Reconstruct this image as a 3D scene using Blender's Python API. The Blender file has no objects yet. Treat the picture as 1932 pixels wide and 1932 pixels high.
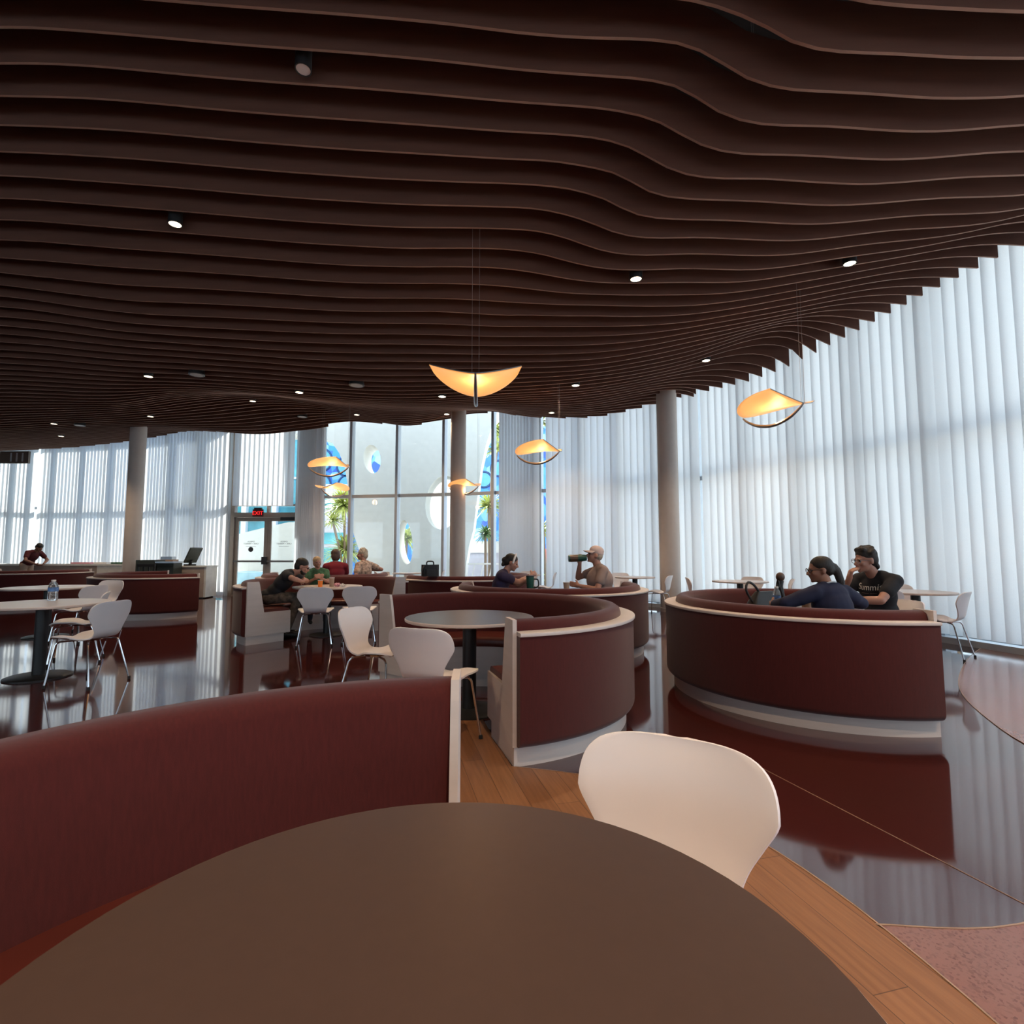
import bpy, bmesh, math, random
import numpy as np
from mathutils import Vector, Matrix, Euler
from mathutils.bvhtree import BVHTree
random.seed(7)
SC = bpy.context.scene
COL = SC.collection
PI = math.pi
R = math.radians
# ---------------------------------------------------------------- camera
EYE = 1.25
FPX = 998.0
PITCH = math.atan(77.0 / FPX)
CP, SP = math.cos(PITCH), math.sin(PITCH)
cam = bpy.data.cameras.new('camera')
cam.sensor_width = 36.0
cam.lens = FPX / 1932.0 * 36.0
cam.clip_start = 0.05
cam.clip_end = 300
camo = bpy.data.objects.new('camera', cam)
COL.objects.link(camo)
camo.location = (0, 0, EYE)
camo.rotation_euler = (PI / 2 + PITCH, 0, 0)
SC.camera = camo


def ray(px, py):
    u = (px - 966) / FPX
    v = (966 - py) / FPX
    return Vector((u, CP - v * SP, SP + v * CP))


def on_depth(px, py, y):          # where a sight line of the survey meets the plane at distance y
    d = ray(px, py)
    return Vector((0, 0, EYE)) + d * (y / d.y)


def on_level(px, py, z):
    d = ray(px, py)
    return Vector((0, 0, EYE)) + d * ((z - EYE) / d.z)


# ---------------------------------------------------------------- materials
def new_mat(name):
    m = bpy.data.materials.new(name)
    m.use_nodes = True
    nt = m.node_tree
    return m, nt, nt.nodes['Principled BSDF']


def mat(name, col, rough=0.5, metal=0.0, var=0.08, scale=6.0, stretch=(1, 1, 1), bump=0.0, bscale=80.0, spec=0.5,
        coat=0.0, coat_rough=0.05, sheen=0.0, emit=None, estr=0.0, subsurf=0.0, trans=0.0, ior=1.45):
    m, nt, b = new_mat(name)
    N, L = nt.nodes, nt.links
    tc = N.new('ShaderNodeTexCoord')
    mp = N.new('ShaderNodeMapping')
    mp.inputs['Scale'].default_value = stretch
    L.new(tc.outputs['Object'], mp.inputs['Vector'])
    no = N.new('ShaderNodeTexNoise')
    no.inputs['Scale'].default_value = scale
    no.inputs['Detail'].default_value = 4
    L.new(mp.outputs['Vector'], no.inputs['Vector'])
    rp = N.new('ShaderNodeValToRGB')
    c0 = [max(0, c * (1 - var)) for c in col]
    c1 = [min(1, c * (1 + var)) for c in col]
    rp.color_ramp.elements[0].color = (*c0, 1)
    rp.color_ramp.elements[0].position = 0.3
    rp.color_ramp.elements[1].color = (*c1, 1)
    rp.color_ramp.elements[1].position = 0.7
    L.new(no.outputs['Fac'], rp.inputs['Fac'])
    L.new(rp.outputs['Color'], b.inputs['Base Color'])
    b.inputs['Roughness'].default_value = rough
    b.inputs['Metallic'].default_value = metal
    b.inputs['Specular IOR Level'].default_value = spec
    b.inputs['Coat Weight'].default_value = coat
    b.inputs['Coat Roughness'].default_value = coat_rough
    b.inputs['Sheen Weight'].default_value = sheen
    b.inputs['Transmission Weight'].default_value = trans
    b.inputs['IOR'].default_value = ior
    if emit:
        b.inputs['Emission Color'].default_value = (*emit, 1)
        b.inputs['Emission Strength'].default_value = estr
    if bump:
        n2 = N.new('ShaderNodeTexNoise')
        n2.inputs['Scale'].default_value = bscale
        L.new(mp.outputs['Vector'], n2.inputs['Vector'])
        bp = N.new('ShaderNodeBump')
        bp.inputs['Strength'].default_value = bump
        bp.inputs['Distance'].default_value = 0.004
        L.new(n2.outputs['Fac'], bp.inputs['Height'])
        L.new(bp.outputs['Normal'], b.inputs['Normal'])
    return m


def wood_floor_mat():
    m, nt, b = new_mat('oak_planks')
    N, L = nt.nodes, nt.links
    tc = N.new('ShaderNodeTexCoord')
    mp = N.new('ShaderNodeMapping')
    mp.inputs['Rotation'].default_value = (0, 0, R(76))
    L.new(tc.outputs['Object'], mp.inputs['Vector'])
    br = N.new('ShaderNodeTexBrick')
    br.inputs['Scale'].default_value = 1.0
    br.inputs['Brick Width'].default_value = 1.3
    br.inputs['Row Height'].default_value = 0.125
    br.inputs['Mortar Size'].default_value = 0.0016
    br.inputs['Color1'].default_value = (0.23, 0.094, 0.036, 1)
    br.inputs['Color2'].default_value = (0.30, 0.132, 0.056, 1)
    br.inputs['Mortar'].default_value = (0.09, 0.035, 0.015, 1)
    L.new(mp.outputs['Vector'], br.inputs['Vector'])
    m2 = N.new('ShaderNodeMapping')
    m2.inputs['Scale'].default_value = (2.2, 34, 1)
    L.new(mp.outputs['Vector'], m2.inputs['Vector'])
    no = N.new('ShaderNodeTexNoise')
    no.inputs['Scale'].default_value = 1.6
    no.inputs['Detail'].default_value = 5
    L.new(m2.outputs['Vector'], no.inputs['Vector'])
    mx = N.new('ShaderNodeMixRGB')
    mx.blend_type = 'MULTIPLY'
    mx.inputs['Fac'].default_value = 0.55
    rp = N.new('ShaderNodeValToRGB')
    rp.color_ramp.elements[0].color = (0.55, 0.5, 0.45, 1)
    rp.color_ramp.elements[0].position = 0.35
    rp.color_ramp.elements[1].position = 0.65
    L.new(no.outputs['Fac'], rp.inputs['Fac'])
    L.new(br.outputs['Color'], mx.inputs['Color1'])
    L.new(rp.outputs['Color'], mx.inputs['Color2'])
    L.new(mx.outputs['Color'], b.inputs['Base Color'])
    b.inputs['Roughness'].default_value = 0.42
    return m


def terrazzo_mat(name, col, chip, rough, ior, chips=0.25):
    m, nt, b = new_mat(name)
    N, L = nt.nodes, nt.links
    tc = N.new('ShaderNodeTexCoord')
    vo = N.new('ShaderNodeTexVoronoi')
    vo.inputs['Scale'].default_value = 130
    L.new(tc.outputs['Object'], vo.inputs['Vector'])
    rp = N.new('ShaderNodeValToRGB')
    rp.color_ramp.elements[0].color = (*col, 1)
    rp.color_ramp.elements[0].position = 1 - chips
    rp.color_ramp.elements[1].color = (*chip, 1)
    rp.color_ramp.elements[1].position = 1.0
    L.new(vo.outputs['Color'], rp.inputs['Fac'])
    no = N.new('ShaderNodeTexNoise')
    no.inputs['Scale'].default_value = 1.3
    L.new(tc.outputs['Object'], no.inputs['Vector'])
    mx = N.new('ShaderNodeMixRGB')
    mx.blend_type = 'MULTIPLY'
    mx.inputs['Fac'].default_value = 0.3
    L.new(rp.outputs['Color'], mx.inputs['Color1'])
    L.new(no.outputs['Color'], mx.inputs['Color2'])
    L.new(mx.outputs['Color'], b.inputs['Base Color'])
    # polish varies a little from place to place
    mr = N.new('ShaderNodeMapRange')
    mr.inputs['To Min'].default_value = rough * 0.7
    mr.inputs['To Max'].default_value = rough * 1.3
    L.new(no.outputs['Fac'], mr.inputs['Value'])
    L.new(mr.outputs['Result'], b.inputs['Roughness'])
    b.inputs['IOR'].default_value = ior
    return m


def vane_mat():
    m = bpy.data.materials.new('blind_fabric')
    m.use_nodes = True
    nt = m.node_tree
    N, L = nt.nodes, nt.links
    for n in list(N):
        N.remove(n)
    out = N.new('ShaderNodeOutputMaterial')
    tc = N.new('ShaderNodeTexCoord')
    mp = N.new('ShaderNodeMapping')
    mp.inputs['Scale'].default_value = (300, 300, 60)
    L.new(tc.outputs['Object'], mp.inputs['Vector'])
    no = N.new('ShaderNodeTexNoise')
    no.inputs['Scale'].default_value = 1.0
    L.new(mp.outputs['Vector'], no.inputs['Vector'])
    rp = N.new('ShaderNodeValToRGB')
    rp.color_ramp.elements[0].color = (0.76, 0.79, 0.82, 1)
    rp.color_ramp.elements[1].color = (0.86, 0.885, 0.91, 1)
    L.new(no.outputs['Fac'], rp.inputs['Fac'])
    d = N.new('ShaderNodeBsdfDiffuse')
    t = N.new('ShaderNodeBsdfTranslucent')
    L.new(rp.outputs['Color'], d.inputs['Color'])
    L.new(rp.outputs['Color'], t.inputs['Color'])
    mx = N.new('ShaderNodeMixShader')
    mx.inputs['Fac'].default_value = 0.45
    L.new(d.outputs[0], mx.inputs[1])
    L.new(t.outputs[0], mx.inputs[2])
    L.new(mx.outputs[0], out.inputs['Surface'])
    return m


def glass_mat(name='window_glazing', tint=(0.93, 0.96, 0.97), gl=0.07):
    m = bpy.data.materials.new(name)
    m.use_nodes = True
    nt = m.node_tree
    N, L = nt.nodes, nt.links
    for n in list(N):
        N.remove(n)
    out = N.new('ShaderNodeOutputMaterial')
    t = N.new('ShaderNodeBsdfTransparent')
    t.inputs['Color'].default_value = (*tint, 1)
    g = N.new('ShaderNodeBsdfGlossy')
    g.inputs['Roughness'].default_value = 0.02
    lw = N.new('ShaderNodeLayerWeight')
    lw.inputs['Blend'].default_value = 0.25
    mul = N.new('ShaderNodeMath')
    mul.operation = 'MULTIPLY_ADD'
    mul.inputs[1].default_value = 0.4
    mul.inputs[2].default_value = gl * 0.3
    L.new(lw.outputs['Fresnel'], mul.inputs[0])
    mx = N.new('ShaderNodeMixShader')
    L.new(mul.outputs[0], mx.inputs['Fac'])
    L.new(t.outputs[0], mx.inputs[1])
    L.new(g.outputs[0], mx.inputs[2])
    L.new(mx.outputs[0], out.inputs['Surface'])
    return m


def mosaic_mat():
    m, nt, b = new_mat('blue_mosaic')
    N, L = nt.nodes, nt.links
    tc = N.new('ShaderNodeTexCoord')
    vo = N.new('ShaderNodeTexVoronoi')
    vo.inputs['Scale'].default_value = 2.4
    L.new(tc.outputs['Object'], vo.inputs['Vector'])
    rp = N.new('ShaderNodeValToRGB')
    e = rp.color_ramp.elements
    e[0].color = (0.03, 0.10, 0.55, 1)
    e[0].position = 0.1
    e[1].color = (0.35, 0.62, 0.95, 1)
    e[1].position = 0.95
    x = e.new(0.55)
    x.color = (0.04, 0.27, 0.80, 1)
    L.new(vo.outputs['Color'], rp.inputs['Fac'])
    L.new(rp.outputs['Color'], b.inputs['Base Color'])
    b.inputs['Roughness'].default_value = 0.35
    return m


M = {}
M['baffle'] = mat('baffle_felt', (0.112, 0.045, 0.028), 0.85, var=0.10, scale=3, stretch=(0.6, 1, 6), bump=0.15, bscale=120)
M['baffle_edge'] = mat('baffle_bottom_edge', (0.36, 0.22, 0.165), 0.8, var=0.06)  # bottom faces only, paler than the baffle sides
M['plenum'] = mat('plenum_paint', (0.025, 0.02, 0.018), 0.9)
M['rod'] = mat('hanger_wire', (0.28, 0.22, 0.2), 0.5, 0.5)
M['velvet'] = mat('burgundy_upholstery', (0.068, 0.0085, 0.0075), 0.85, var=0.11, scale=14, stretch=(9, 9, 0.8), bump=0.25, bscale=260, sheen=0.25, spec=0.2)
M['leather'] = mat('burgundy_leather', (0.085, 0.016, 0.011), 0.42, var=0.1)
M['cream'] = mat('white_oak_laminate', (0.60, 0.52, 0.48), 0.5, var=0.04, scale=3, stretch=(1, 1, 9))
M['shell'] = mat('white_moulded_plastic', (0.80, 0.735, 0.72), 0.42, var=0.015)
M['chrome'] = mat('chrome_tube', (0.72, 0.72, 0.74), 0.16, 1.0, var=0.02)
M['rubber'] = mat('black_rubber', (0.02, 0.02, 0.02), 0.7)
M['black'] = mat('black_powder_coat', (0.015, 0.015, 0.016), 0.45)
M['table'] = mat('taupe_laminate', (0.068, 0.040, 0.032), 0.36, var=0.04, scale=40)
M['rim'] = mat('table_edge', (0.62, 0.50, 0.44), 0.4)
M['tablew'] = mat('pale_laminate', (0.56, 0.47, 0.42), 0.3, var=0.03, scale=40)
M['vane'] = vane_mat()
M['glass'] = glass_mat()
M['frame'] = mat('mullion_metal', (0.42, 0.46, 0.50), 0.45, 0.3, var=0.03)
M['frame_dark'] = mat('push_bar_metal', (0.16, 0.17, 0.18), 0.5, 0.2, var=0.03)  # darker grey metal, only on the door push bars
M['column'] = mat('column_plaster', (0.50, 0.44, 0.40), 0.75, var=0.03)
M['wallp'] = mat('wall_plaster', (0.55, 0.47, 0.42), 0.8, var=0.03)
M['floor'] = terrazzo_mat('burgundy_terrazzo', (0.058, 0.012, 0.010), (0.085, 0.024, 0.02), 0.065, 2.0, 0.3)
M['pink'] = terrazzo_mat('rose_terrazzo', (0.27, 0.115, 0.09), (0.13, 0.05, 0.04), 0.16, 1.5, 0.45)
M['oak'] = wood_floor_mat()
M['strip'] = mat('brass_strip', (0.42, 0.28, 0.20), 0.4, 0.6)
M['shade'] = mat('glowing_shade', (0.55, 0.33, 0.18), 0.5, emit=(1.0, 0.43, 0.12), estr=0.42)
M['lens'] = mat('lit_lens', (0.9, 0.8, 0.7), 0.5, emit=(1.0, 0.78, 0.55), estr=3.0)
M['lens_off'] = mat('unlit_lens', (0.75, 0.66, 0.62), 0.4)
M['grille'] = mat('speaker_cloth', (0.42, 0.39, 0.38), 0.6)
M['steel'] = mat('brushed_steel', (0.30, 0.31, 0.33), 0.3, 0.9)
M['exit'] = mat('exit_red', (0.55, 0.01, 0.01), 0.5, emit=(1.0, 0.02, 0.02), estr=0.8)
M['exit_dark'] = mat('exit_housing', (0.10, 0.012, 0.012), 0.6)
M['doorframe'] = mat('bronze_frame', (0.30, 0.25, 0.21), 0.45, 0.4)
M['ink'] = mat('dark_vinyl', (0.05, 0.06, 0.07), 0.6)
M['white'] = mat('white_render', (0.70, 0.70, 0.66), 0.8, var=0.03)
M['ground'] = mat('pale_paving', (0.62, 0.60, 0.57), 0.85, var=0.1)
M['mosaic'] = mosaic_mat()
M['bluepaint'] = mat('light_blue_tile', (0.10, 0.36, 0.66), 0.4)
M['navyline'] = mat('navy_tile_line', (0.012, 0.05, 0.16), 0.4)
M['leaf'] = mat('spiky_leaf', (0.46, 0.52, 0.16), 0.5, var=0.5, scale=9)
M['leafd'] = mat('green_leaf', (0.10, 0.20, 0.05), 0.5, var=0.5, scale=9)
M['bark'] = mat('palm_bark', (0.22, 0.16, 0.11), 0.9)
M['teal'] = mat('teal_glazing', (0.10, 0.36, 0.42), 0.15, 0.3, var=0.3, scale=1.2)
M['redcan'] = mat('red_canvas', (0.75, 0.08, 0.04), 0.7)
M['greybld'] = mat('grey_render', (0.48, 0.47, 0.52), 0.8)
M['counter'] = mat('tan_laminate', (0.38, 0.30, 0.25), 0.6)
M['counterw'] = mat('counter_white', (0.70, 0.70, 0.66), 0.6)
M['bin'] = mat('dark_green_panel', (0.035, 0.04, 0.03), 0.5)
M['skin'] = mat('skin_fair', (0.38, 0.19, 0.135), 0.5, var=0.05, scale=20)
M['skin2'] = mat('skin_tan', (0.24, 0.11, 0.07), 0.5, var=0.05, scale=20)
M['hair_d'] = mat('dark_hair', (0.012, 0.008, 0.006), 0.6, var=0.4, scale=40, stretch=(1, 1, 0.2), bump=0.6, bscale=160)
M['hair_b'] = mat('brown_hair', (0.07, 0.038, 0.025), 0.55, var=0.35, scale=40, stretch=(1, 1, 0.2), bump=0.6, bscale=160)
M['hair_g'] = mat('grey_hair', (0.42, 0.36, 0.28), 0.6, var=0.3, scale=40, bump=0.5, bscale=140)
M['hair_l'] = mat('blond_hair', (0.45, 0.30, 0.16), 0.6, var=0.3, scale=40, bump=0.5, bscale=140)
M['navy'] = mat('navy_cotton', (0.006, 0.008, 0.032), 0.85, var=0.2)
M['charcoal'] = mat('charcoal_cotton', (0.012, 0.012, 0.016), 0.85, var=0.2)
M['purple'] = mat('dark_purple_cotton', (0.028, 0.018, 0.050), 0.85, var=0.2)
M['taupe'] = mat('taupe_cotton', (0.27, 0.19, 0.165), 0.85, var=0.1)
M['cap'] = mat('pale_cap_cotton', (0.60, 0.46, 0.42), 0.85, var=0.05)
M['redshirt'] = mat('red_cotton', (0.16, 0.006, 0.014), 0.85, var=0.15)
M['maroon'] = mat('maroon_cotton', (0.07, 0.008, 0.010), 0.85, var=0.15)
M['print'] = mat('patterned_blouse', (0.42, 0.29, 0.22), 0.85, var=0.65, scale=22)
M['camo'] = mat('mottled_trousers', (0.09, 0.07, 0.055), 0.9, var=0.6, scale=18)
M['denim'] = mat('dark_denim', (0.02, 0.024, 0.04), 0.9)
M['greent'] = mat('green_cotton', (0.05, 0.12, 0.06), 0.85, var=0.5, scale=18)
M['plastic'] = glass_mat('clear_plastic', (0.86, 0.88, 0.90), 0.5)
M['water'] = mat('bottle_water', (0.82, 0.84, 0.86), 0.12, var=0.02, spec=0.8, trans=0.85, ior=1.2)
M['label'] = mat('bottle_label', (0.10, 0.20, 0.42), 0.5, var=0.5, scale=30)
M['paper'] = mat('white_paper', (0.78, 0.72, 0.68), 0.8)
M['pinkpaper'] = mat('pink_paper', (0.70, 0.33, 0.38), 0.8)
M['kraft'] = mat('paper_cup_brown', (0.42, 0.29, 0.21), 0.7)
M['orange'] = mat('orange_drink', (0.85, 0.22, 0.03), 0.3)
M['tumbler'] = mat('green_tumbler', (0.012, 0.07, 0.05), 0.35)
M['tumblerb'] = mat('brown_tumbler', (0.10, 0.05, 0.03), 0.35)
M['bag'] = mat('black_bag_leather', (0.016, 0.013, 0.012), 0.5)
M['sign_grey'] = mat('menu_board', (0.10, 0.075, 0.06), 0.6)
M['peach'] = mat('peach_wall', (0.60, 0.33, 0.22), 0.8)


# ---------------------------------------------------------------- mesh helper
class MB:
    def __init__(s):
        s.v = []
        s.f = []

    def add(s, vs, fs):
        b = len(s.v)
        s.v += [tuple(v) for v in vs]
        s.f += [tuple(i + b for i in f) for f in fs]
        return s

    def box(s, c, d, rz=0.0, rot=None):
        hx, hy, hz = d[0] / 2, d[1] / 2, d[2] / 2
        m = rot if rot is not None else Matrix.Rotation(rz, 3, 'Z')
        c = Vector(c)
        vs = [c + m @ Vector((x, y, z)) for x in (-hx, hx) for y in (-hy, hy) for z in (-hz, hz)]
        return s.add(vs, [(0, 1, 3, 2), (4, 6, 7, 5), (0, 4, 5, 1), (2, 3, 7, 6), (0, 2, 6, 4), (1, 5, 7, 3)])

    def seg(s, a, b, w, h):       # a bar with rectangular section from a to b
        a, b = Vector(a), Vector(b)
        d = b - a
        x = d.normalized()
        up = Vector((0, 0, 1)) if abs(x.z) < 0.95 else Vector((0, 1, 0))
        y = up.cross(x).normalized()
        z = x.cross(y)
        rot = Matrix((x, y, z)).transposed()
        return s.box((a + b) / 2, (d.length, w, h), rot=rot)

    def tube(s, pts, r, n=8, caps=True, closed=False):
        pts = [Vector(p) for p in pts]
        rr = r if isinstance(r, (list, tuple)) else [r] * len(pts)
        rings = []
        m = len(pts)
        ref = None
        for i, p in enumerate(pts):
            t = (pts[min(i + 1, m - 1)] - pts[max(i - 1, 0)])
            if t.length < 1e-9:
                t = Vector((0, 0, 1))
            t.normalize()
            if ref is None:
                ref = Vector((0, 0, 1)) if abs(t.z) < 0.9 else Vector((1, 0, 0))
            a = (ref - t * ref.dot(t)).normalized()
            ref = a
            b = t.cross(a)
            rings.append([p + (a * math.cos(2 * PI * k / n) + b * math.sin(2 * PI * k / n)) * rr[i] for k in range(n)])
        vs = [v for rg in rings for v in rg]
        fs = [(i * n + k, i * n + (k + 1) % n, (i + 1) * n + (k + 1) % n, (i + 1) * n + k) for i in range(m - 1) for k in range(n)]
        if caps:
            fs += [tuple(range(n - 1, -1, -1)), tuple((m - 1) * n + k for k in range(n))]
        return s.add(vs, fs)

    def lathe(s, prof, n=32, c=(0, 0, 0), caps=True):
        c = Vector(c)
        vs = [c + Vector((r * math.cos(2 * PI * k / n), r * math.sin(2 * PI * k / n), z)) for r, z in prof for k in range(n)]
        m = len(prof)
        fs = [(i * n + k, i * n + (k + 1) % n, (i + 1) * n + (k + 1) % n, (i + 1) * n + k) for i in range(m - 1) for k in range(n)]
        if caps:
            fs += [tuple(range(n - 1, -1, -1)), tuple((m - 1) * n + k for k in range(n))]
        return s.add(vs, fs)

    def sweep(s, prof, a0, a1, n, c=(0, 0), caps=True):   # closed (r,z) profile swept about a vertical axis
        vs = []
        m = len(prof)
        for i in range(n + 1):
            a = a0 + (a1 - a0) * i / n
            for r, z in prof:
                vs.append((c[0] + r * math.cos(a), c[1] + r * math.sin(a), z))
        fs = [(i * m + k, (i + 1) * m + k, (i + 1) * m + (k + 1) % m, i * m + (k + 1) % m) for i in range(n) for k in range(m)]
        if caps:
            fs += [tuple(range(m)), tuple(n * m + k for k in range(m - 1, -1, -1))]
        return s.add(vs, fs)

    def grid(s, pts):
        rows, cols = len(pts), len(pts[0])
        vs = [p for row in pts for p in row]
        fs = [(i * cols + j, i * cols + j + 1, (i + 1) * cols + j + 1, (i + 1) * cols + j) for i in range(rows - 1) for j in range(cols - 1)]
        return s.add(vs, fs)

    def slab(s, poly, z0, z1):
        n = len(poly)
        vs = [(x, y, z0) for x, y in poly] + [(x, y, z1) for x, y in poly]
        fs = [tuple(range(n - 1, -1, -1)), tuple(range(n, 2 * n))] + [(i, (i + 1) % n, n + (i + 1) % n, n + i) for i in range(n)]
        return s.add(vs, fs)

    def ball(s, c, r, n=16, m=10):
        c = Vector(c)
        rx = r if isinstance(r, (list, tuple)) else (r, r, r)
        prof = [(math.sin(PI * i / m), math.cos(PI * i / m)) for i in range(m + 1)]
        vs = [c + Vector((rx[0] * q[0] * math.cos(2 * PI * k / n), rx[1] * q[0] * math.sin(2 * PI * k / n), rx[2] * q[1])) for q in prof for k in range(n)]
        fs = [(i * n + k, (i + 1) * n + k, (i + 1) * n + (k + 1) % n, i * n + (k + 1) % n) for i in range(m) for k in range(n)]
        return s.add(vs, fs)

    def mesh(s, name, m, smooth=True, angle=35):
        me = bpy.data.meshes.new(name)
        me.from_pydata(s.v, [], s.f)
        bm = bmesh.new()
        bm.from_mesh(me)
        bmesh.ops.remove_doubles(bm, verts=bm.verts, dist=1e-5)
        bmesh.ops.recalc_face_normals(bm, faces=bm.faces)
        if smooth:
            for f in bm.faces:
                f.smooth = True
            ca = math.cos(R(angle))
            for e in bm.edges:
                if len(e.link_faces) == 2:
                    e.smooth = e.link_faces[0].normal.dot(e.link_faces[1].normal) > ca
        bm.to_mesh(me)
        bm.free()
        if m:
            me.materials.append(m)
        return me

    def build(s, name, m, parent=None, smooth=True, angle=35, loc=None):
        return put(name, s.mesh(name, m, smooth, angle), parent, loc)


def put(name, me, parent=None, loc=None):
    o = bpy.data.objects.new(name, me)
    COL.objects.link(o)
    if parent:
        o.parent = parent
    if loc is not None:
        o.location = loc
    return o


def tag(o, label, cat, group=None, kind=None):
    o['label'] = label
    o['category'] = cat
    if group:
        o['group'] = group
    if kind:
        o['kind'] = kind
    return o


def thing(name, label, cat, loc=(0, 0, 0), rz=0.0, group=None, kind=None):
    o = bpy.data.objects.new(name, None)
    o.empty_display_size = 0.1
    COL.objects.link(o)
    o.location = loc
    o.rotation_euler = (0, 0, rz)
    return tag(o, label, cat, group, kind)


def dup(root, loc, rz, label, group=None):
    def cp(o, par):
        c = o.copy()
        COL.objects.link(c)
        if par:
            c.parent = par
        for ch in list(o.children):
            cp(ch, c)
        return c
    r = cp(root, None)
    r.location = loc
    r.rotation_euler = (0, 0, rz)
    r['label'] = label
    if group:
        r['group'] = group
    return r


def rounded(x0, x1, z0, z1, r, n=4, which=(1, 1, 1, 1)):
    """closed profile of a rectangle with rounded corners: order (x0,z0),(x1,z0),(x1,z1),(x0,z1)"""
    out = []
    cs = [((x0 + r, z0 + r), 180), ((x1 - r, z0 + r), 270), ((x1 - r, z1 - r), 0), ((x0 + r, z1 - r), 90)]
    pl = [(x0, z0), (x1, z0), (x1, z1), (x0, z1)]
    for i, ((cx, cz), a) in enumerate(cs):
        if which[i]:
            for k in range(n + 1):
                t = R(a + 90 * k / n)
                out.append((cx + r * math.cos(t), cz + r * math.sin(t)))
        else:
            out.append(pl[i])
    return out


def lerp_path(pts, n):
    """Catmull-Rom through pts"""
    P = [Vector(p) for p in pts]
    out = []
    for i in range(len(P) - 1):
        p0, p1, p2, p3 = P[max(i - 1, 0)], P[i], P[i + 1], P[min(i + 2, len(P) - 1)]
        for k in range(n):
            t = k / n
            out.append(0.5 * ((2 * p1) + (p2 - p0) * t + (2 * p0 - 5 * p1 + 4 * p2 - p3) * t * t + (3 * p1 - p0 - 3 * p2 + p3) * t ** 3))
    out.append(P[-1])
    return out
ORD = ['first', 'second', 'third', 'fourth', 'fifth', 'sixth', 'seventh', 'eighth', 'ninth', 'tenth', 'eleventh', 'twelfth', 'thirteenth',
       'fourteenth', 'fifteenth', 'sixteenth', 'seventeenth', 'eighteenth', 'nineteenth']
TENS = {2: 'twent', 3: 'thirt', 4: 'fort', 5: 'fift', 6: 'sixt', 7: 'sevent'}


def ordinal(n):
    if n < 20:
        return ORD[n - 1]
    t, u = divmod(n, 10)
    return TENS[t] + ('ieth' if u == 0 else 'y-' + ORD[u - 1])


# ================================================================ facade line (plan of the glass)
WPTS = [(7.5, -8.5), (7.3, -3.0), (7.05, 2.0), (6.8, 5.0), (6.47, 6.9), (6.17, 8.0), (5.7, 9.2), (5.05, 10.4), (4.3, 11.6), (3.4, 12.65), (2.1, 13.5),
        (0.5, 14.2), (-1.2, 14.75), (-3.0, 15.2), (-4.6, 15.5), (-6.0, 15.65), (-8.4, 15.75), (-10.5, 16.9), (-13.5, 18.3), (-17, 19.4), (-21, 20.0), (-24, 20.2)]
WC = [Vector((p.x, p.y)) for p in lerp_path([(x, y, 0) for x, y in WPTS], 12)]


def offset_curve(c, d):
    out = []
    for i, p in enumerate(c):
        t = (c[min(i + 1, len(c) - 1)] - c[max(i - 1, 0)]).normalized()
        out.append(p + Vector((-t.y, t.x)) * d)      # the room lies on this side of the line
    return out


def cross_ray(c, px, py=1060):
    d = ray(px, py)
    for i in range(len(c) - 1):
        a, b = c[i], c[i + 1]
        fa, fb = a.x * d.y - a.y * d.x, b.x * d.y - b.y * d.x
        if fa * fb <= 0 and fa != fb and a.y > 1:
            return a.lerp(b, fa / (fa - fb)), i + fa / (fa - fb)
    return None


def arc_walk(c, i0, i1, step):
    """points and tangents along curve c between float indices, every step metres"""
    seq = []
    lo, hi = min(i0, i1), max(i0, i1)
    idx = [lo] + [k for k in range(int(lo) + 1, int(hi) + 1)] + [hi]
    P = [c[int(k)].lerp(c[min(int(k) + 1, len(c) - 1)], k - int(k)) for k in idx]
    L = [0]
    for a, b in zip(P, P[1:]):
        L.append(L[-1] + (b - a).length)
    n = max(1, int(round(L[-1] / step)))
    for k in range(n):
        s = (k + 0.5) * L[-1] / n
        j = max(q for q in range(len(L)) if L[q] <= s)
        j = min(j, len(P) - 2)
        t = (P[j + 1] - P[j]).normalized()
        seq.append((P[j].lerp(P[j + 1], (s - L[j]) / max(1e-9, L[j + 1] - L[j])), t))
    return seq


# --------------------------------------------------------------- floor zones
room = [(p.x + 0.1, p.y) for p in WC] + [(-24.2, 20.2), (-24.2, -8.6)]
o = MB().slab(room, -0.2, 0.0).build('floor', M['floor'], smooth=False)
tag(o, 'polished burgundy terrazzo floor running under the whole room', 'floor', kind='structure')
wood_edge = [(1.35, -6), (1.34, -1), (1.32, 0.6), (1.28, 1.58), (1.11, 2.31), (0.75, 2.9), (0.35, 3.1), (0.0, 3.2)]
we = [(p.x, p.y) for p in lerp_path([(x, y, 0) for x, y in wood_edge], 6)]
wood = we + [(-0.3, 4.4), (-1.15, 4.75), (-1.45, 4.1), (-1.35, 3.0), (-1.5, 2.0), (-1.7, 0.6), (-1.7, -6)]
o = MB().slab(wood, 0.0, 0.004).build('floor_planks', M['oak'], smooth=False)
tag(o, 'oak plank floor zone under the round tables and booths', 'floor', kind='structure')
pe = [(1.223, 1.88), (1.7, 1.88), (2.4, 2.15), (3.1, 2.9), (3.48, 3.88), (4.12, 4.98), (5.24, 6.22), (6.2, 7.1)]
pink_edge = [(p.x, p.y) for p in lerp_path([(x, y, 0) for x, y in pe], 6)]
o = MB().slab(pink_edge + [(6.6, 6.0), (6.9, 2), (7.2, -6)] + [q for q in we if q[1] < 1.86], 0.0, 0.004).build('floor_rose', M['pink'], smooth=False)
tag(o, 'speckled rose terrazzo floor zone along the blinds beside the large booth', 'floor', kind='structure')
mb = MB()
for a, b in zip(we, we[1:]):
    mb.seg((*a, 0.004), (*b, 0.004), 0.006, 0.004)
tag(mb.build('trim_1', M['strip'], smooth=False), 'thin metal strip edging the oak plank floor', 'trim', kind='structure')
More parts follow.
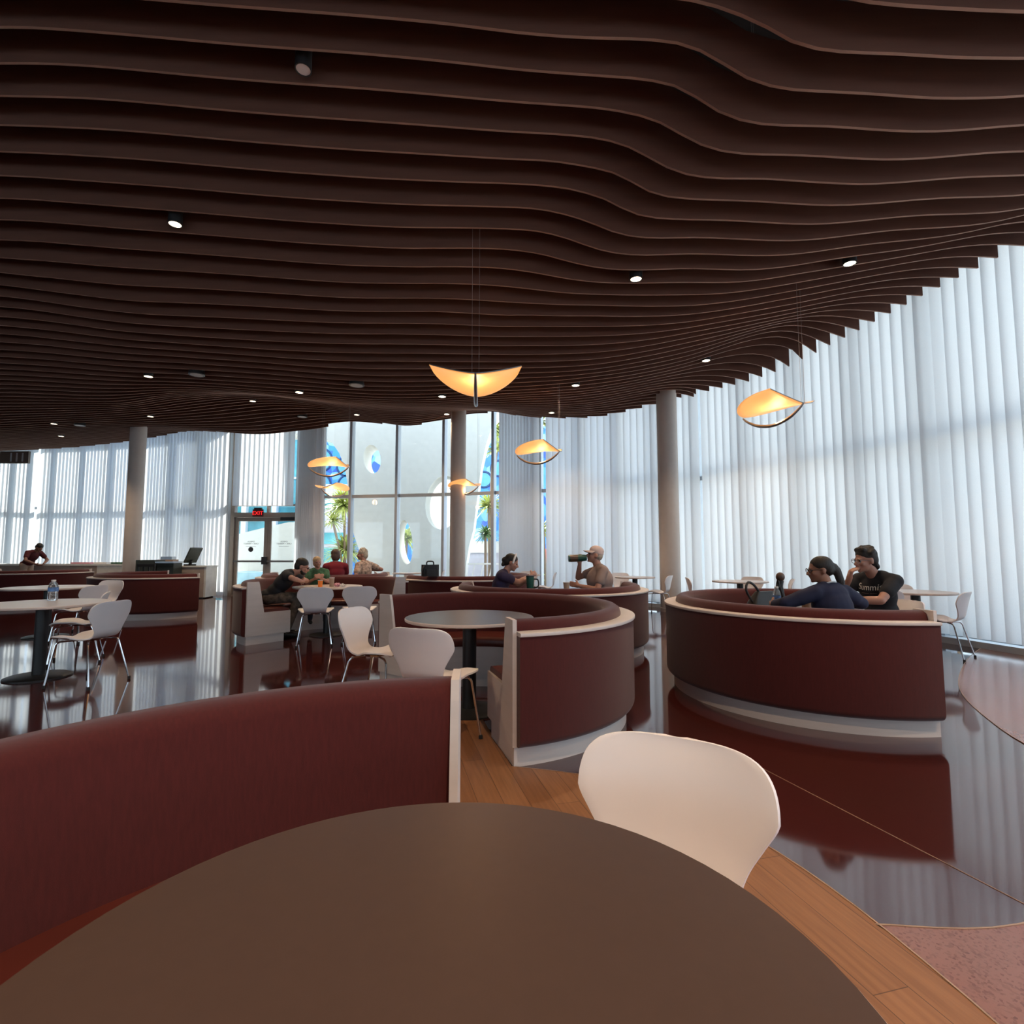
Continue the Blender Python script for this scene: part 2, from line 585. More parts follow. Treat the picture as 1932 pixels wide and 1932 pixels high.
mb = MB()
for a, b in zip(pink_edge, pink_edge[1:]):
    mb.seg((*a, 0.004), (*b, 0.004), 0.006, 0.004)
tag(mb.build('trim_2', M['strip'], smooth=False), 'thin metal strip between burgundy and rose terrazzo', 'trim', kind='structure')
for k, (a, b) in enumerate([((1.45, 3.2), (1.95, 1.6)), ((2.35, 3.4), (0.9, 3.0))][:1]):
    mb = MB().seg((*a, 0.001), (*b, 0.001), 0.004, 0.002)
    tag(mb.build('trim_3', M['strip'], smooth=False), 'hairline joint strip in the burgundy terrazzo beside the oak floor', 'trim', kind='structure')

# --------------------------------------------------------------- windows along the facade
cuts_px = [1783, 1640, 1520, 1420, 1325, 1245, 1170, 1100, 1022, 932, 838, 749, 661, 606, 574, 434, 375, 320, 262, 205, 150, 95, 50]
cuts = [Vector((7.5, -8.5)), Vector((7.38, -5.5)), Vector((7.3, -3.0)), Vector((7.18, -0.5)), Vector((7.05, 2.0)), Vector((6.87, 4.2)), Vector((6.62, 6.05))]
cuts += [cross_ray(WC, p)[0] for p in cuts_px]
cuts += [Vector((-18.6, 19.65)), Vector((-21, 20.0)), Vector((-24, 20.2))]
TOPZ, TRZ = 5.5, 2.9
door_i = 7 + cuts_px.index(574)
where = {}
for i, px in enumerate(cuts_px):
    where[7 + i] = px
wn = 0
for i in range(len(cuts) - 1):
    a, b = cuts[i], cuts[i + 1]
    t = (b - a).normalized()
    nrm = Vector((t.y, -t.x))
    if i == door_i:
        DA, DB = a, b
        continue
    wn += 1
    mb = MB()
    ang = math.atan2(t.y, t.x)
    ln = (b - a).length
    mid = (a + b) / 2
    mb.box((a.x - nrm.x * 0.04, a.y - nrm.y * 0.04, TOPZ / 2), (0.075, 0.24, TOPZ), ang)
    for z, h in ((0.05, 0.10), (TRZ, 0.09), (TOPZ - 0.05, 0.1)):
        mb.box((mid.x + nrm.x * 0.0, mid.y + nrm.y * 0.0, z), (ln - 0.06, 0.10, h), ang)
    o = mb.build('window_%d' % wn, M['frame'], smooth=False)
    if i in where:
        if i > door_i:
            lab = 'window bay %s from the exit doors towards the counters' % ordinal(i - door_i)
        else:
            lab = 'window bay %s from the exit doors towards the cap-wearing man' % ordinal(door_i - i)
    else:
        lab = 'window bay beyond the room corner, %s along the glass' % ordinal(wn)
    tag(o, 'tall ' + lab, 'window', kind='structure')
    g = MB()
    for z0, z1 in ((0.1, TRZ - 0.045), (TRZ + 0.045, TOPZ - 0.1)):
        g.box((mid.x + nrm.x * 0.0, mid.y + nrm.y * 0.0, (z0 + z1) / 2), (ln - 0.06, 0.012, z1 - z0), ang)
    g.build('window_glass', M['glass'], o, smooth=False)

# curb along the foot of the glass
inner = offset_curve(WC, -0.0)
def band(name, mname, d0, d1, z0, z1, label, cat, i0, i1, kind='structure'):
    c0, c1 = offset_curve(WC, d0), offset_curve(WC, d1)
    m = MB()
    vs, fs = [], []
    for k in range(i0, i1 + 1):
        for p in (c0[k], c1[k]):
            vs += [(p.x, p.y, z0), (p.x, p.y, z1)]
    n = i1 - i0
    for k in range(n):
        q = k * 4
        fs += [(q, q + 1, q + 5, q + 4), (q + 2, q + 6, q + 7, q + 3), (q + 1, q + 3, q + 7, q + 5), (q, q + 4, q + 6, q + 2)]
    fs += [(0, 2, 3, 1), (n * 4, n * 4 + 1, n * 4 + 3, n * 4 + 2)]
    m.add(vs, fs)
    return tag(m.build(name, M[mname], smooth=False), label, cat, kind=kind)

di = int(cross_ray(WC, 574)[1])
band('baseboard_far', 'frame', 0.10, 0.30, 0.0, 0.085, 'low pale curb along the foot of the blinds', 'baseboard', 12, di - 2)
band('wall_far', 'wallp', -0.25, 0.25, TOPZ, 6.1, 'header wall above the tall windows', 'wall', 0, len(WC) - 1)
o = MB().box((-24.3, 5.8, 3.05), (0.2, 29.0, 6.1)).build('wall_left', M['wallp'], smooth=False)
tag(o, 'plain plaster wall closing the far side of the room', 'wall', kind='structure')
# unseen wall behind the viewer; its row of windows is added for general light
mb = MB().box((-8.4, -8.7, 0.4), (32, 0.2, 0.8)).box((-8.4, -8.7, 4.95), (32, 0.2, 2.3))
for k in range(8):
    mb.box((-24.0 + 4.42 * k + 0.2, -8.7, 2.3), (1.0, 0.2, 3.0))
o = mb.build('wall_back', M['wallp'], smooth=False)
tag(o, 'plaster wall behind the round table, with windows added for light', 'wall', kind='structure')
for k in range(7):
    g = MB().box((-21.6 + 4.42 * k, -8.7, 2.3), (3.42, 0.02, 3.0)).build('window_%d' % (40 + k), M['glass'], smooth=False)
    tag(g, 'unseen window added for light in the wall behind the round table, %s of seven' % ordinal(k + 1), 'window', kind='structure')
o = MB().slab([(x * 1.02, y) for x, y in room], 6.1, 6.3).build('ceiling', M['plenum'], smooth=False)
tag(o, 'dark ceiling void above the hanging baffles', 'ceiling', kind='structure')

# --------------------------------------------------------------- wavy ceiling
LINES = {
 -1: [(1439,45),(1492,78),(1558,95),(1700,102),(1887,109.6)],
 0: [(845,45),(991,63),(1100,71),(1256,78),(1303,87),(1359,116),(1409,148),(1459,163),(1535,171),(1757,185),(1887,184)],
 1: [(45,51.6),(311,71.5),(662,99.5),(958,129),(1157,145),(1240,154),(1293,169),(1343,204),(1409,229),(1558,238),(1757,248),(1887,239)],
 2: [(45,119.5),(361,142),(660,165),(958,191),(1173,210.6),(1256,235),(1293,258.6),(1343,280),(1459,292),(1690,300.7),(1887,287)],
 3: [(45,181.8),(660,226),(958,248),(1124,260),(1190,278.5),(1256,315),(1300,330),(1426,336.5),(1634,347.4),(1887,332)],
 4: [(45,237),(660,282),(958,300),(1107,315),(1173,331.5),(1223,361),(1300,374.5),(1578,387),(1887,370.6)],
 5: [(45,287.8),(660,333),(958,346),(1074,356),(1140,374.5),(1190,401),(1240,411),(1300,414.3),(1535,423),(1887,400)],
 6: [(45,333),(660,379.5),(958,391),(1057.5,402.7),(1107,417.6),(1157,437.5),(1300,448),(1475,454),(1690,434),(1887,416.6)],
 7: [(45,375.6),(660,424),(925,431),(1024,437.5),(1074,451),(1124,469),(1300,479),(1426,482),(1591,467),(1887,424)],
 8: [(45,416),(660,463.4),(759,468.3),(941.5,469.6),(1008,477),(1074,494),(1300,506.4),(1409,509.3),(1500,500.7),(1887,440)],
 9: [(45,454),(660,500.5),(925,504.7),(1057.5,523.6),(1300,532.8),(1500,517.5),(1887,461)],
 10: [(45,489.5),(660,533),(908,537),(1057.5,551.8),(1300,556),(1500,534),(1882,486.5)],
 11: [(45,519),(660,561.7),(859,564),(1041,574),(1300,576.7),(1500,548),(1845,506)],
 12: [(45,542.8),(240,567),(660,587),(825,588),(958,595),(1120,596),(1300,593),(1500,560.6),(1808,524)],
}
COLS = {
 45: (13, [563.4,582.5,601,618,633,648,662,675,687,698,708,717.6,726.6,734.7,742,748.7,755,761,766,771.5,776.6,781,786,790,794.5,799,803,807]),
 240: (13, [589.5,609,625.5,640.4,653.6,666.7,679,691,701,710.6,718.7,726,733,739,745,750,755.6,760]),
 300: (15, [630,644.5,658,670,682.4,694,704,712.5,719.7,726,731.6,736,740,744,747,750.5,754,758,763.5,767.5,771.5,776,780.6,785,790,795,799,802,804.5]),
 500: (14, [624,642.8,658.7,672.4,684,695,705.4,714.5,723.4,730.5,736.7,742]),
 501: (33, [744.7,748.7,752,756.7,761,766,772.6,779.5,787,794,801,808.5,816]),
 730: (13, [610,630,649,666.5,681,696,709,720,730,737.6,744,750,754.7,758]),
 731: (40, [789,792,795,799]),
 990: (11, [571.6,594,616,635,652,669,683,694,704,713,721.5,729,735,741,745,749,754,757.5,762,765.5,768,770,772]),
 1120: (11, [575.5,596,616,634,650,665,677.4,688,696.6,704,711,717,724,731,735,740,745,749.4,754,759,763,766,770,774,778,781]),
 1300: (13, [607,618,627.6,637,646,654.5,663,670.7,677,684,690,696.5,703,710,717,725,732,738,744.3]),
 1500: (13, [572.7,582,589.5,596,601,605.7,614,626.5,641,661,676]),
}
ENDS = {10: 1882, 11: 1845, 12: 1808, 13: 1773, 14: 1740, 15: 1710, 16: 1680, 17: 1650, 18: 1621, 19: 1594, 20: 1566, 21: 1540, 22: 1514, 23: 1489,
        24: 1463, 25: 1438, 26: 1413, 27: 1387, 28: 1363, 29: 1338, 30: 1313}
ENDY = {10: 486.5, 11: 506, 12: 524, 13: 542, 14: 558, 15: 575, 16: 591, 17: 607, 18: 623, 19: 637, 20: 651, 21: 666, 22: 679, 23: 692, 24: 702, 25: 711,
        26: 720, 27: 726, 28: 732, 29: 738, 30: 744}
SIL = [(45,848,18.8),(85,845,18.4),(129,842,18.1),(171,838,17.8),(214,833,17.4),(300,823,16.8),(357,815,16.3),(414,817,15.85),(448,820,15.6),(493,821,15.3),
       (545,815,15.2),(590,808,15.1),(660,794,14.85),(725,797.5,14.6),(759,802,14.55),(799,797.5,14.4),(835,790,14.25),(892,778.5,14.0),(935,776,13.8),
       (975,783,13.6),(1044,786,13.2),(1124,783.5,12.75),(1190,770,12.3),(1240,757,11.9),(1284,747,11.5)]
Y0, DY = 3.4, 0.256


def yk(k):
    return Y0 + DY * k


ctrl = []
for k, pts in LINES.items():
    for px, py in pts:
        ctrl.append(on_depth(px, py, yk(k)))
for px, (k0, ys) in COLS.items():
    for j, py in enumerate(ys):
        if k0 + j >= 20 and (k0 + j) % 2:
            continue
        ctrl.append(on_depth(px, py, yk(k0 + j)))
for k, px in ENDS.items():
    if k > 12:
        ctrl.append(on_depth(px, ENDY[k], yk(k)))
for px, py, y in SIL:
    ctrl.append(on_depth(px, py, y))
ctrl += [Vector((x, y, 4.7)) for x in (-6, -2, 2, 6) for y in (-3, 0)] + [Vector((-19, 10, 4.3)), Vector((-19, 14, 4.3)), Vector((-8, 3, 4.9))]
CX = np.array([(p.x, p.y) for p in ctrl])
CZ = np.array([p.z for p in ctrl])


def tps(d2):
    return 0.5 * d2 * np.log(d2 + 1e-9)


n = len(CX)
D2 = ((CX[:, None, :] - CX[None, :, :]) ** 2).sum(-1)
A = np.zeros((n + 3, n + 3))
A[:n, :n] = tps(D2) + np.eye(n) * 0.012
A[:n, n] = 1
A[:n, n + 1:] = CX
A[n:, :n] = A[:n, n:].T
WT = np.linalg.solve(A, np.concatenate([CZ, np.zeros(3)]))


def ceil_z(xs, y):
    xs = np.atleast_1d(np.asarray(xs, float))
    q = np.stack([xs, np.full_like(xs, y)], 1)
    d2 = ((q[:, None, :] - CX[None, :, :]) ** 2).sum(-1)
    z = tps(d2) @ WT[:n] + WT[n] + q @ WT[n + 1:]
    return np.clip(z, 3.95, 5.35)


INN = offset_curve(WC, 0.42)
seg_y = [(p.y, p.x) for p in INN]
seg_y.sort()
BH, BT = 0.34, 0.022
nb = 0
for k in range(-9, 62):
    y = yk(k)
    if k in ENDS:
        xr = on_depth(ENDS[k], ENDY[k], y).x
    else:
        xr = float(np.interp(y, [q[0] for q in seg_y], [q[1] for q in seg_y]))
        if 0 < k < 10:
            xr = max(5.6, 6.35 - 0.05 * k)
    xl = -9.0 if y < 6 else -14.5 if y < 11 else -19.5
    if xr - xl < 1:
        continue
    npt = int((xr - xl) / 0.16) + 2
    xs = np.linspace(xl, xr, npt)
    zs = ceil_z(xs, y)
    vs, fs = [], []
    for x, z in zip(xs, zs):
        vs += [(x, y - BT / 2, z), (x, y + BT / 2, z), (x, y + BT / 2, z + BH), (x, y - BT / 2, z + BH)]
    for i in range(npt - 1):
        q = i * 4
        for e in range(4):
            fs.append((q + e, q + (e + 1) % 4, q + 4 + (e + 1) % 4, q + 4 + e))
    fs += [(3, 2, 1, 0), tuple((npt - 1) * 4 + e for e in range(4))]
    nb += 1
    root = MB().add(vs, fs).build('ceiling_baffle', M['baffle'], angle=30)
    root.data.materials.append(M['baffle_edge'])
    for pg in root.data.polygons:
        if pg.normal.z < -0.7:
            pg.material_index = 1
    tag(root, 'wavy brown ceiling baffle, %s counting back from over the big round table' % ordinal(nb), 'ceiling baffle', 'wavy ceiling baffles')
    if -2 <= k <= 14:
        w = MB()
        for x in np.arange(xl + 0.7 + 0.11 * (k % 3), xr, 1.15):
            z = float(ceil_z([x], y)[0]) + BH
            w.tube([(x, y, z - 0.01), (x, y, 6.1)], 0.003, 5)
        w.build('hanger_wires', M['rod'], root)


def ceil_hit(px, py, drop=0.0):
    d = ray(px, py)
    y = 2.5
    while y < 19:
        p = Vector((0, 0, EYE)) + d * (y / d.y)
        if p.z >= float(ceil_z([p.x], y)[0]) - drop:
            return p
        y += 0.03
    return p


# --------------------------------------------------------------- downlights and speakers
LIT = [(337, 431, 'between two baffles, alone over the pale chairs side', 1), (1203, 517, 'in the dip above the near side of the curved booths', 1), (1605, 496, 'close to the stepped baffle ends', 1),
       (288, 714, 'beside the dark round speaker', 0), (560, 738, 'between the two dark round speakers', 0), (477, 757, 'inside the deep ceiling swell over the doors', 0),
       (284, 786, 'above the tall column by the counters', 0), (97, 799, 'low near the far counter', 0), (122, 824, 'lowest, just above the far blinds', 0),
       (834, 748, 'just behind the boat-shaped pendant', 0), (675, 784, 'above the clear window with the oval holes', 0), (843, 782, 'at the head of the middle column', 0),
       (1085, 730, 'above the teardrop pendant', 0), (1040, 780, 'at the ceiling edge over the cap-wearing man', 0), (1330, 683, 'near the ceiling edge beside the tilted pendant', 0)]
proto_can = None
def make_can(p, r, h, lit, label):
    t = thing('downlight', label, 'downlight', p, 0, 'ceiling downlights')
    MB().lathe([(0.0, h), (r, h), (r, 0.0), (r * 0.86, 0.0), (r * 0.86, 0.012), (0.0, 0.012)], 24, caps=False).build('housing', M['black'], t)
    MB().lathe([(0.0, 0.016), (r * 0.85, 0.016), (r * 0.85, 0.004), (0, 0.004)], 24, caps=False).build('lens', M['lens'] if lit else M['lens_off'], t)
    return t
for px, py, w, big in LIT:
    p = ceil_hit(px, py, 0.03)
    k = round((p.y - Y0) / DY - 0.5)
    p.y = yk(k) + DY / 2
    p.z = float(ceil_z([p.x], p.y)[0]) - 0.03
    t = make_can(p, 0.068 if py < 600 else 0.075, 0.22, True, 'lit black can downlight %s' % w)
    ld = bpy.data.lights.new('downlight_lamp', 'SPOT')
    ld.energy = 110
    ld.spot_size = R(110)
    ld.spot_blend = 0.6
    ld.shadow_soft_size = 0.06
    ld.color = (1.0, 0.74, 0.5)
    lo = bpy.data.objects.new('downlight_lamp', ld)
    COL.objects.link(lo)
    lo.parent = t
    lo.location = (0, 0, -0.01)
for k, (x, y) in enumerate([(-4, 1.2), (0.6, 1.0), (4.2, 1.5), (-6, -1.8), (-2, -2.0), (2, -1.7), (5.2, -2), (-4, -5), (0, -5), (4, -5)]):  # unseen cans added behind the camera to brighten surfaces that face it
    y = yk(round((y - Y0) / DY - 0.5)) + DY / 2
    t = make_can((x, y, float(ceil_z([x], y)[0]) - 0.03), 0.068, 0.22, True, 'added unseen can downlight for general light, behind the big round table, %s' % ordinal(k + 1))
    l2 = ld.copy()
    l2.energy = 215
    lo = bpy.data.objects.new('downlight_lamp', l2)
    COL.objects.link(lo)
    lo.parent = t
    lo.location = (0, 0, -0.01)
p = ceil_hit(570, 122, 0.03)
p.y = yk(round((p.y - Y0) / DY - 0.5)) + DY / 2
t = make_can(p + Vector((0, 0, -0.02)), 0.062, 0.20, False, 'unlit can downlight with a pale disc, over the big round table')
for px, py, w in [(365, 704, 'dark round ceiling speaker beside the lit downlight'), (669, 723, 'dark round ceiling speaker nearer the boat-shaped pendant'), (147, 802, 'flat round ceiling speaker low over the far counter'),
               (568, 785, 'flat round ceiling speaker above the leaf pendants')]:
    p = ceil_hit(px, py, 0.05)
    p.y = yk(round((p.y - Y0) / DY - 0.5)) + DY / 2
    t = thing('ceiling_speaker', w, 'speaker', p, 0, 'round ceiling speakers')
    MB().lathe([(0, 0.16), (0.105, 0.16), (0.125, 0.0), (0.10, -0.004), (0.10, 0.012), (0, 0.012)], 24, caps=False).build('housing', M['black'], t)
    MB().lathe([(0, 0.012), (0.10, 0.012), (0.10, -0.002), (0, -0.004)], 24, caps=False).build('grille', M['grille'], t)

# --------------------------------------------------------------- columns
for nm, px, y, r, w in [('column', 248, 14.6, 0.20, 'round column behind the counter side booth'), ('column', 863, 13.4, 0.195, 'round column in front of the perforated outside wall'),
                        ('column', 1264, 11.45, 0.215, 'round column beside the large booth by the blinds')]:
    p = on_depth(px, 1060, y)
    o = MB().lathe([(r + 0.01, 0), (r + 0.01, 0.08), (r, 0.085), (r, 5.6), (r, 6.1)], 40).build(nm, M['column'], loc=(p.x, p.y, 0))
    tag(o, 'tall ' + w, 'column', kind='structure')

# --------------------------------------------------------------- vertical blinds
BL = offset_curve(WC, 0.27)


def blind(name, i0, i1, pitch, width, twist, z0, z1, label, end_flat=0, curl=0.012):
    pts = arc_walk(BL, i0, i1, pitch)
    mid = pts[len(pts) // 2][0]
    root = thing('vertical_blind', label, 'blind', (mid.x, mid.y, 0), 0, 'vertical blinds')
    prof = []
    for k in range(7):
        s = -1 + 2 * k / 6
        prof.append((s * width / 2, curl * (s * s - 0.4)))
    me = MB().grid([[(x, y, z) for x, y in prof] for z in (z0, z1)]).mesh('vane', M['vane'], angle=80)
    for q, (p, t) in enumerate(pts):
        v = bpy.data.objects.new('vane', me)
        COL.objects.link(v)
        v.parent = root
        v.location = (p.x - mid.x, p.y - mid.y, 0)
        tw = 4 if (end_flat and q < end_flat) else twist
        v.rotation_euler = (0, 0, math.atan2(t.y, t.x) + R(tw + random.uniform(-3, 3)))
    rail = MB()
    for (p, t), (p2, t2) in zip(pts, pts[1:]):
        rail.seg((p.x - mid.x, p.y - mid.y, z1 + 0.02), (p2.x - mid.x, p2.y - mid.y, z1 + 0.02), 0.05, 0.04)
    rail.build('headrail', M['frame'], root, smooth=False)
    return root


def bi(px):
    return cross_ray(BL, px, 1060)[1]


ZT = 5.42
blind('a', 33.0, bi(1789), 0.175, 0.205, 24, 0.12, ZT, 'vertical blind beside the seat-side chair, last one along the window wall')
blind('b', bi(1779), bi(1332), 0.175, 0.205, 24, 0.12, ZT, 'wide vertical blind behind the couple in dark shirts')
blind('c', bi(1322), bi(1032), 0.175, 0.205, 24, 0.12, ZT, 'wide vertical blind behind the cap-wearing man')
blind('d', bi(1014), bi(943), 0.085, 0.205, 62, 0.12, ZT, 'half-drawn vertical blind between the clear window and the open strip', end_flat=1)
blind('e', bi(604), bi(556), 0.058, 0.20, 74, 0.12, ZT, 'gathered vertical blind beside the exit doors', end_flat=3)
blind('f', bi(548), bi(436), 0.15, 0.18, 24, 2.62, ZT, 'short vertical blind hanging above the exit doors')
blind('g', bi(424), bi(266), 0.175, 0.205, 24, 0.12, ZT, 'vertical blind with sunlit patches between column and exit doors')
blind('i', bi(56), bi(-60), 0.175, 0.205, 24, 0.12, ZT, 'vertical blind at the picture edge behind the maroon-shirted person')
blind('h', bi(256), bi(66), 0.175, 0.205, 24, 0.12, ZT, 'bluish vertical blind behind the far counter')
# ================================================================ exit doors
t = (DB - DA).normalized()          # runs from the gathered blind towards the counters
dang = math.atan2(-t.y, -t.x)
dln = (DB - DA).length
dmid = (DA + DB) / 2
droot = thing('door_1', 'pair of glazed exit doors in a bronze frame under the EXIT sign', 'door', (dmid.x, dmid.y, 0), dang, kind='structure')
hw = dln / 2
fr = MB()
fr.box((-hw + 0.06, 0, TOPZ / 2), (0.12, 0.16, TOPZ)).box((hw - 0.06, 0, TOPZ / 2), (0.12, 0.16, TOPZ))
fr.box((0, 0, 2.37), (dln - 0.2, 0.16, 0.14)).box((0, 0, 2.66), (dln - 0.2, 0.12, 0.05)).box((0, 0, TOPZ - 0.05), (dln - 0.2, 0.12, 0.1))
fr.box((0, 0, 2.53), (0.06, 0.12, 0.24)).box((0, 0, 0.015), (dln - 0.2, 0.16, 0.03))
fr.build('door_frame', M['doorframe'], droot, smooth=False)
MB().box((0, 0, 2.52), (dln - 0.24, 0.012, 0.2)).build('transom_glass', M['glass'], droot, smooth=False)
MB().box((0, 0, 4.05), (dln - 0.24, 0.012, 2.7)).build('upper_glass', M['glass'], droot, smooth=False)


def lettering(txt, size, name, m, parent, loc, rot, mirror=False, depth=0.002):
    cu = bpy.data.curves.new(name, 'FONT')
    cu.body = txt
    cu.size = size
    cu.align_x = 'CENTER'
    cu.extrude = depth
    ob = bpy.data.objects.new(name + '_tmp', cu)
    COL.objects.link(ob)
    bpy.context.view_layer.update()
    me = bpy.data.meshes.new_from_object(ob.evaluated_get(bpy.context.evaluated_depsgraph_get()))
    bpy.data.objects.remove(ob)
    if mirror:
        for v in me.vertices:
            v.co.x = -v.co.x
        me.flip_normals()
    me.materials.clear()
    me.materials.append(m)
    o = put(name, me, parent)
    o.location = loc
    o.rotation_euler = rot
    return o


lw = (dln - 0.26) / 2
for s, nm in ((-1, 0), (1, 1)):
    cx = s * (lw / 2 + 0.004)
    lf = MB()
    st = 0.10
    lf.box((cx - lw / 2 + st / 2, 0, 1.165), (st, 0.05, 2.26)).box((cx + lw / 2 - st / 2, 0, 1.165), (st, 0.05, 2.26))
    lf.box((cx, 0, 2.24), (lw - 0.15, 0.05, 0.11)).box((cx, 0, 0.15), (lw - 0.15, 0.05, 0.24))
    leaf = lf.build('door_leaf', M['doorframe'], droot, smooth=False)
    MB().box((cx, 0, 1.22), (lw - 0.2, 0.01, 1.94)).build('leaf_glass', M['glass'], leaf, smooth=False)
    MB().seg((cx - lw / 2 + 0.02, -0.075, 1.0), (cx + lw / 2 - 0.02, -0.075, 1.0), 0.05, 0.055).build('push_bar', M['frame_dark'], leaf, smooth=False)
    if s < 0:
        MB().box((cx + lw / 2 - 0.03, -0.10, 1.02), (0.14, 0.09, 0.22)).build('latch_box', M['black'], leaf, smooth=False)
        MB().lathe([(0, 0), (0.075, 0), (0.075, 0.004), (0, 0.004)], 28, caps=False).build('round_sticker', M['ink'], leaf)
        leaf.children[-1].location = (cx, -0.012, 1.35)
        leaf.children[-1].rotation_euler = (PI / 2, 0, 0)
    else:
        MB().box((cx + 0.12, -0.06, 2.25), (0.42, 0.09, 0.09)).build('door_closer', M['black'], leaf, smooth=False)
    lettering('OMEGA\nCAFE + MARKET', 0.062, 'lettering', M['ink'], leaf, (cx, -0.012, 1.56), (PI / 2, 0, 0), mirror=True)
    MB().box((cx, -0.012, 1.44), (0.30, 0.002, 0.008)).build('lettering_line', M['ink'], leaf, smooth=False)
# exit sign hanging under the short blind
p = on_depth(487, 968, DA.y - 0.35)
sg = thing('exit_sign', 'red EXIT sign hanging above the exit doors', 'sign', p, dang)
MB().box((0, 0, 0), (0.30, 0.05, 0.21)).build('housing', M['exit_dark'], sg, smooth=False)
MB().box((0, 0, 0.13), (0.22, 0.06, 0.05)).build('mounting', M['black'], sg, smooth=False)
lettering('EXIT', 0.155, 'letters', M['exit'], sg, (0, -0.028, -0.055), (PI / 2, 0, 0))

# ================================================================ outside
tag(MB().box((0, 40, -0.06), (160, 90, 0.1)).build('exterior_ground', M['ground'], smooth=False), 'pale paved ground outside the windows', 'ground', kind='structure')


def px_poly(pts, y):
    return [(q.x, q.z) for q in (on_depth(a, b, y) for a, b in pts)]


def ell_px(cx, cy, rx, ry, rot, n=36):
    out = []
    for k in range(n):
        a = 2 * PI * k / n
        x, y = rx * math.cos(a), ry * math.sin(a)
        out.append((cx + x * math.cos(rot) - y * math.sin(rot), cy + x * math.sin(rot) + y * math.cos(rot)))
    return out


def plate(name, outline, holes, y0, thick, m, parent=None):
    """upright plate in the plane y = y0 with round openings and real thickness"""
    cu = bpy.data.curves.new(name, 'CURVE')
    cu.dimensions = '2D'
    cu.fill_mode = 'BOTH'
    cu.extrude = thick / 2
    for ring in [outline] + holes:
        sp = cu.splines.new('POLY')
        sp.points.add(len(ring) - 1)
        for q, (x, z) in zip(sp.points, ring):
            q.co = (x, z, 0, 1)
        sp.use_cyclic_u = True
    ob = bpy.data.objects.new(name + '_tmp', cu)
    COL.objects.link(ob)
    bpy.context.view_layer.update()
    me = bpy.data.meshes.new_from_object(ob.evaluated_get(bpy.context.evaluated_depsgraph_get()))
    bpy.data.objects.remove(ob)
    me.transform(Matrix.Translation((0, y0 + thick / 2, 0)) @ Matrix.Rotation(PI / 2, 4, 'X'))
    me.materials.clear()
    me.materials.append(m)
    return put(name, me, parent)


YP = 18.6
outl = [(520, 380), (520, 818), (580, 818), (607, 824), (625, 833), (640, 855), (650, 880), (656, 915), (657, 940), (660, 975), (668, 1010), (680, 1045), (694, 1107),
        (876, 1107), (880, 1062), (885, 1030), (893, 1000), (898, 960), (903, 920), (908, 880), (917, 840), (928, 805), (938, 780), (985, 640), (1070, 380)]  # unseen top raised and widened to keep sun off the blinds
w = plate('wall_outside', px_poly(outl, YP), [px_poly(ell_px(702, 866, 16, 27, -0.12), YP), px_poly(ell_px(836, 948, 33, 51, 0.15), YP), px_poly(ell_px(765, 1023, 13, 42, -0.08), YP)], YP, 1.05, M['white'])
tag(w, 'white curved outside wall pierced by oval holes, beyond the clear window', 'wall', kind='structure')
w = plate('wall_outside_backing', px_poly([(795, 850), (880, 850), (880, 1106), (795, 1106)], YP + 2.0), [], YP + 2.0, 0.2, mat('bright_render', (0.9, 0.9, 0.9), 0.8))  # added plate; its paler white stands in for the hole's lit sides
tag(w, 'white plate added to fill the view through the largest oval hole', 'wall', kind='structure')
# blue mosaic screen
mz = MB().box((-3.3, 27.2, 3.9), (15.4, 0.4, 7.8)).build('wall_mosaic', M['mosaic'], smooth=False)
tag(mz, 'blue mosaic wall in the distance beyond the white pierced wall', 'wall', kind='structure')
for px, py, r in [(604, 868, 0.62), (604, 914, 0.55), (655, 880, 0.5), (657, 915, 0.5), (913, 905, 0.4), (941, 884, 0.4)]:
    q = on_depth(px, py, 27.0)
    MB().lathe([(0, 0), (r, 0), (r, 0.04), (0, 0.04)], 30, caps=False).build('tile_circle', M['bluepaint'], mz, loc=(q.x, 26.99, q.z)).rotation_euler = (PI / 2, 0, 0)
    c = [(r * math.cos(2 * PI * k / 32), 0, r * math.sin(2 * PI * k / 32)) for k in range(33)]
    MB().tube(c, 0.055, 6, caps=False).build('circle_outline', M['navyline'], mz, loc=(q.x, 26.96, q.z))
# pale building with windows, seen left of the pierced wall
q0, q1 = on_depth(596, 1000, 25.5), on_depth(640, 1000, 25.5)
bd = thing('pale_building', 'pale low building with wide windows beyond the spiky plant', 'building', ((q0.x + q1.x) / 2, 25.9, 0))
MB().box((0, 0, 2.3), (1.7, 0.5, 4.6)).build('wall', M['greybld'], bd, smooth=False)
for z, h in ((3.75, 0.75), (1.95, 0.55), (1.15, 0.7)):
    MB().box((0, -0.26, z), (1.5, 0.04, h)).build('window', M['teal'], bd, smooth=False)
# glazed building seen through the doors
bt = thing('glass_building', 'teal glazed building with white pillars seen through the exit doors', 'building', (-15.5, 31, 0))
MB().box((0, 0, 4.5), (15, 0.5, 9)).build('glazing', M['teal'], bt, smooth=False)
for k in range(9):
    MB().box((-7 + 1.75 * k, -0.4, 4.5), (0.28, 0.3, 9)).build('pillar', M['white'], bt, smooth=False)
for z in (3.2, 5.6):
    MB().box((0, -0.35, z), (15, 0.2, 0.12)).build('floor_band', M['white'], bt, smooth=False)
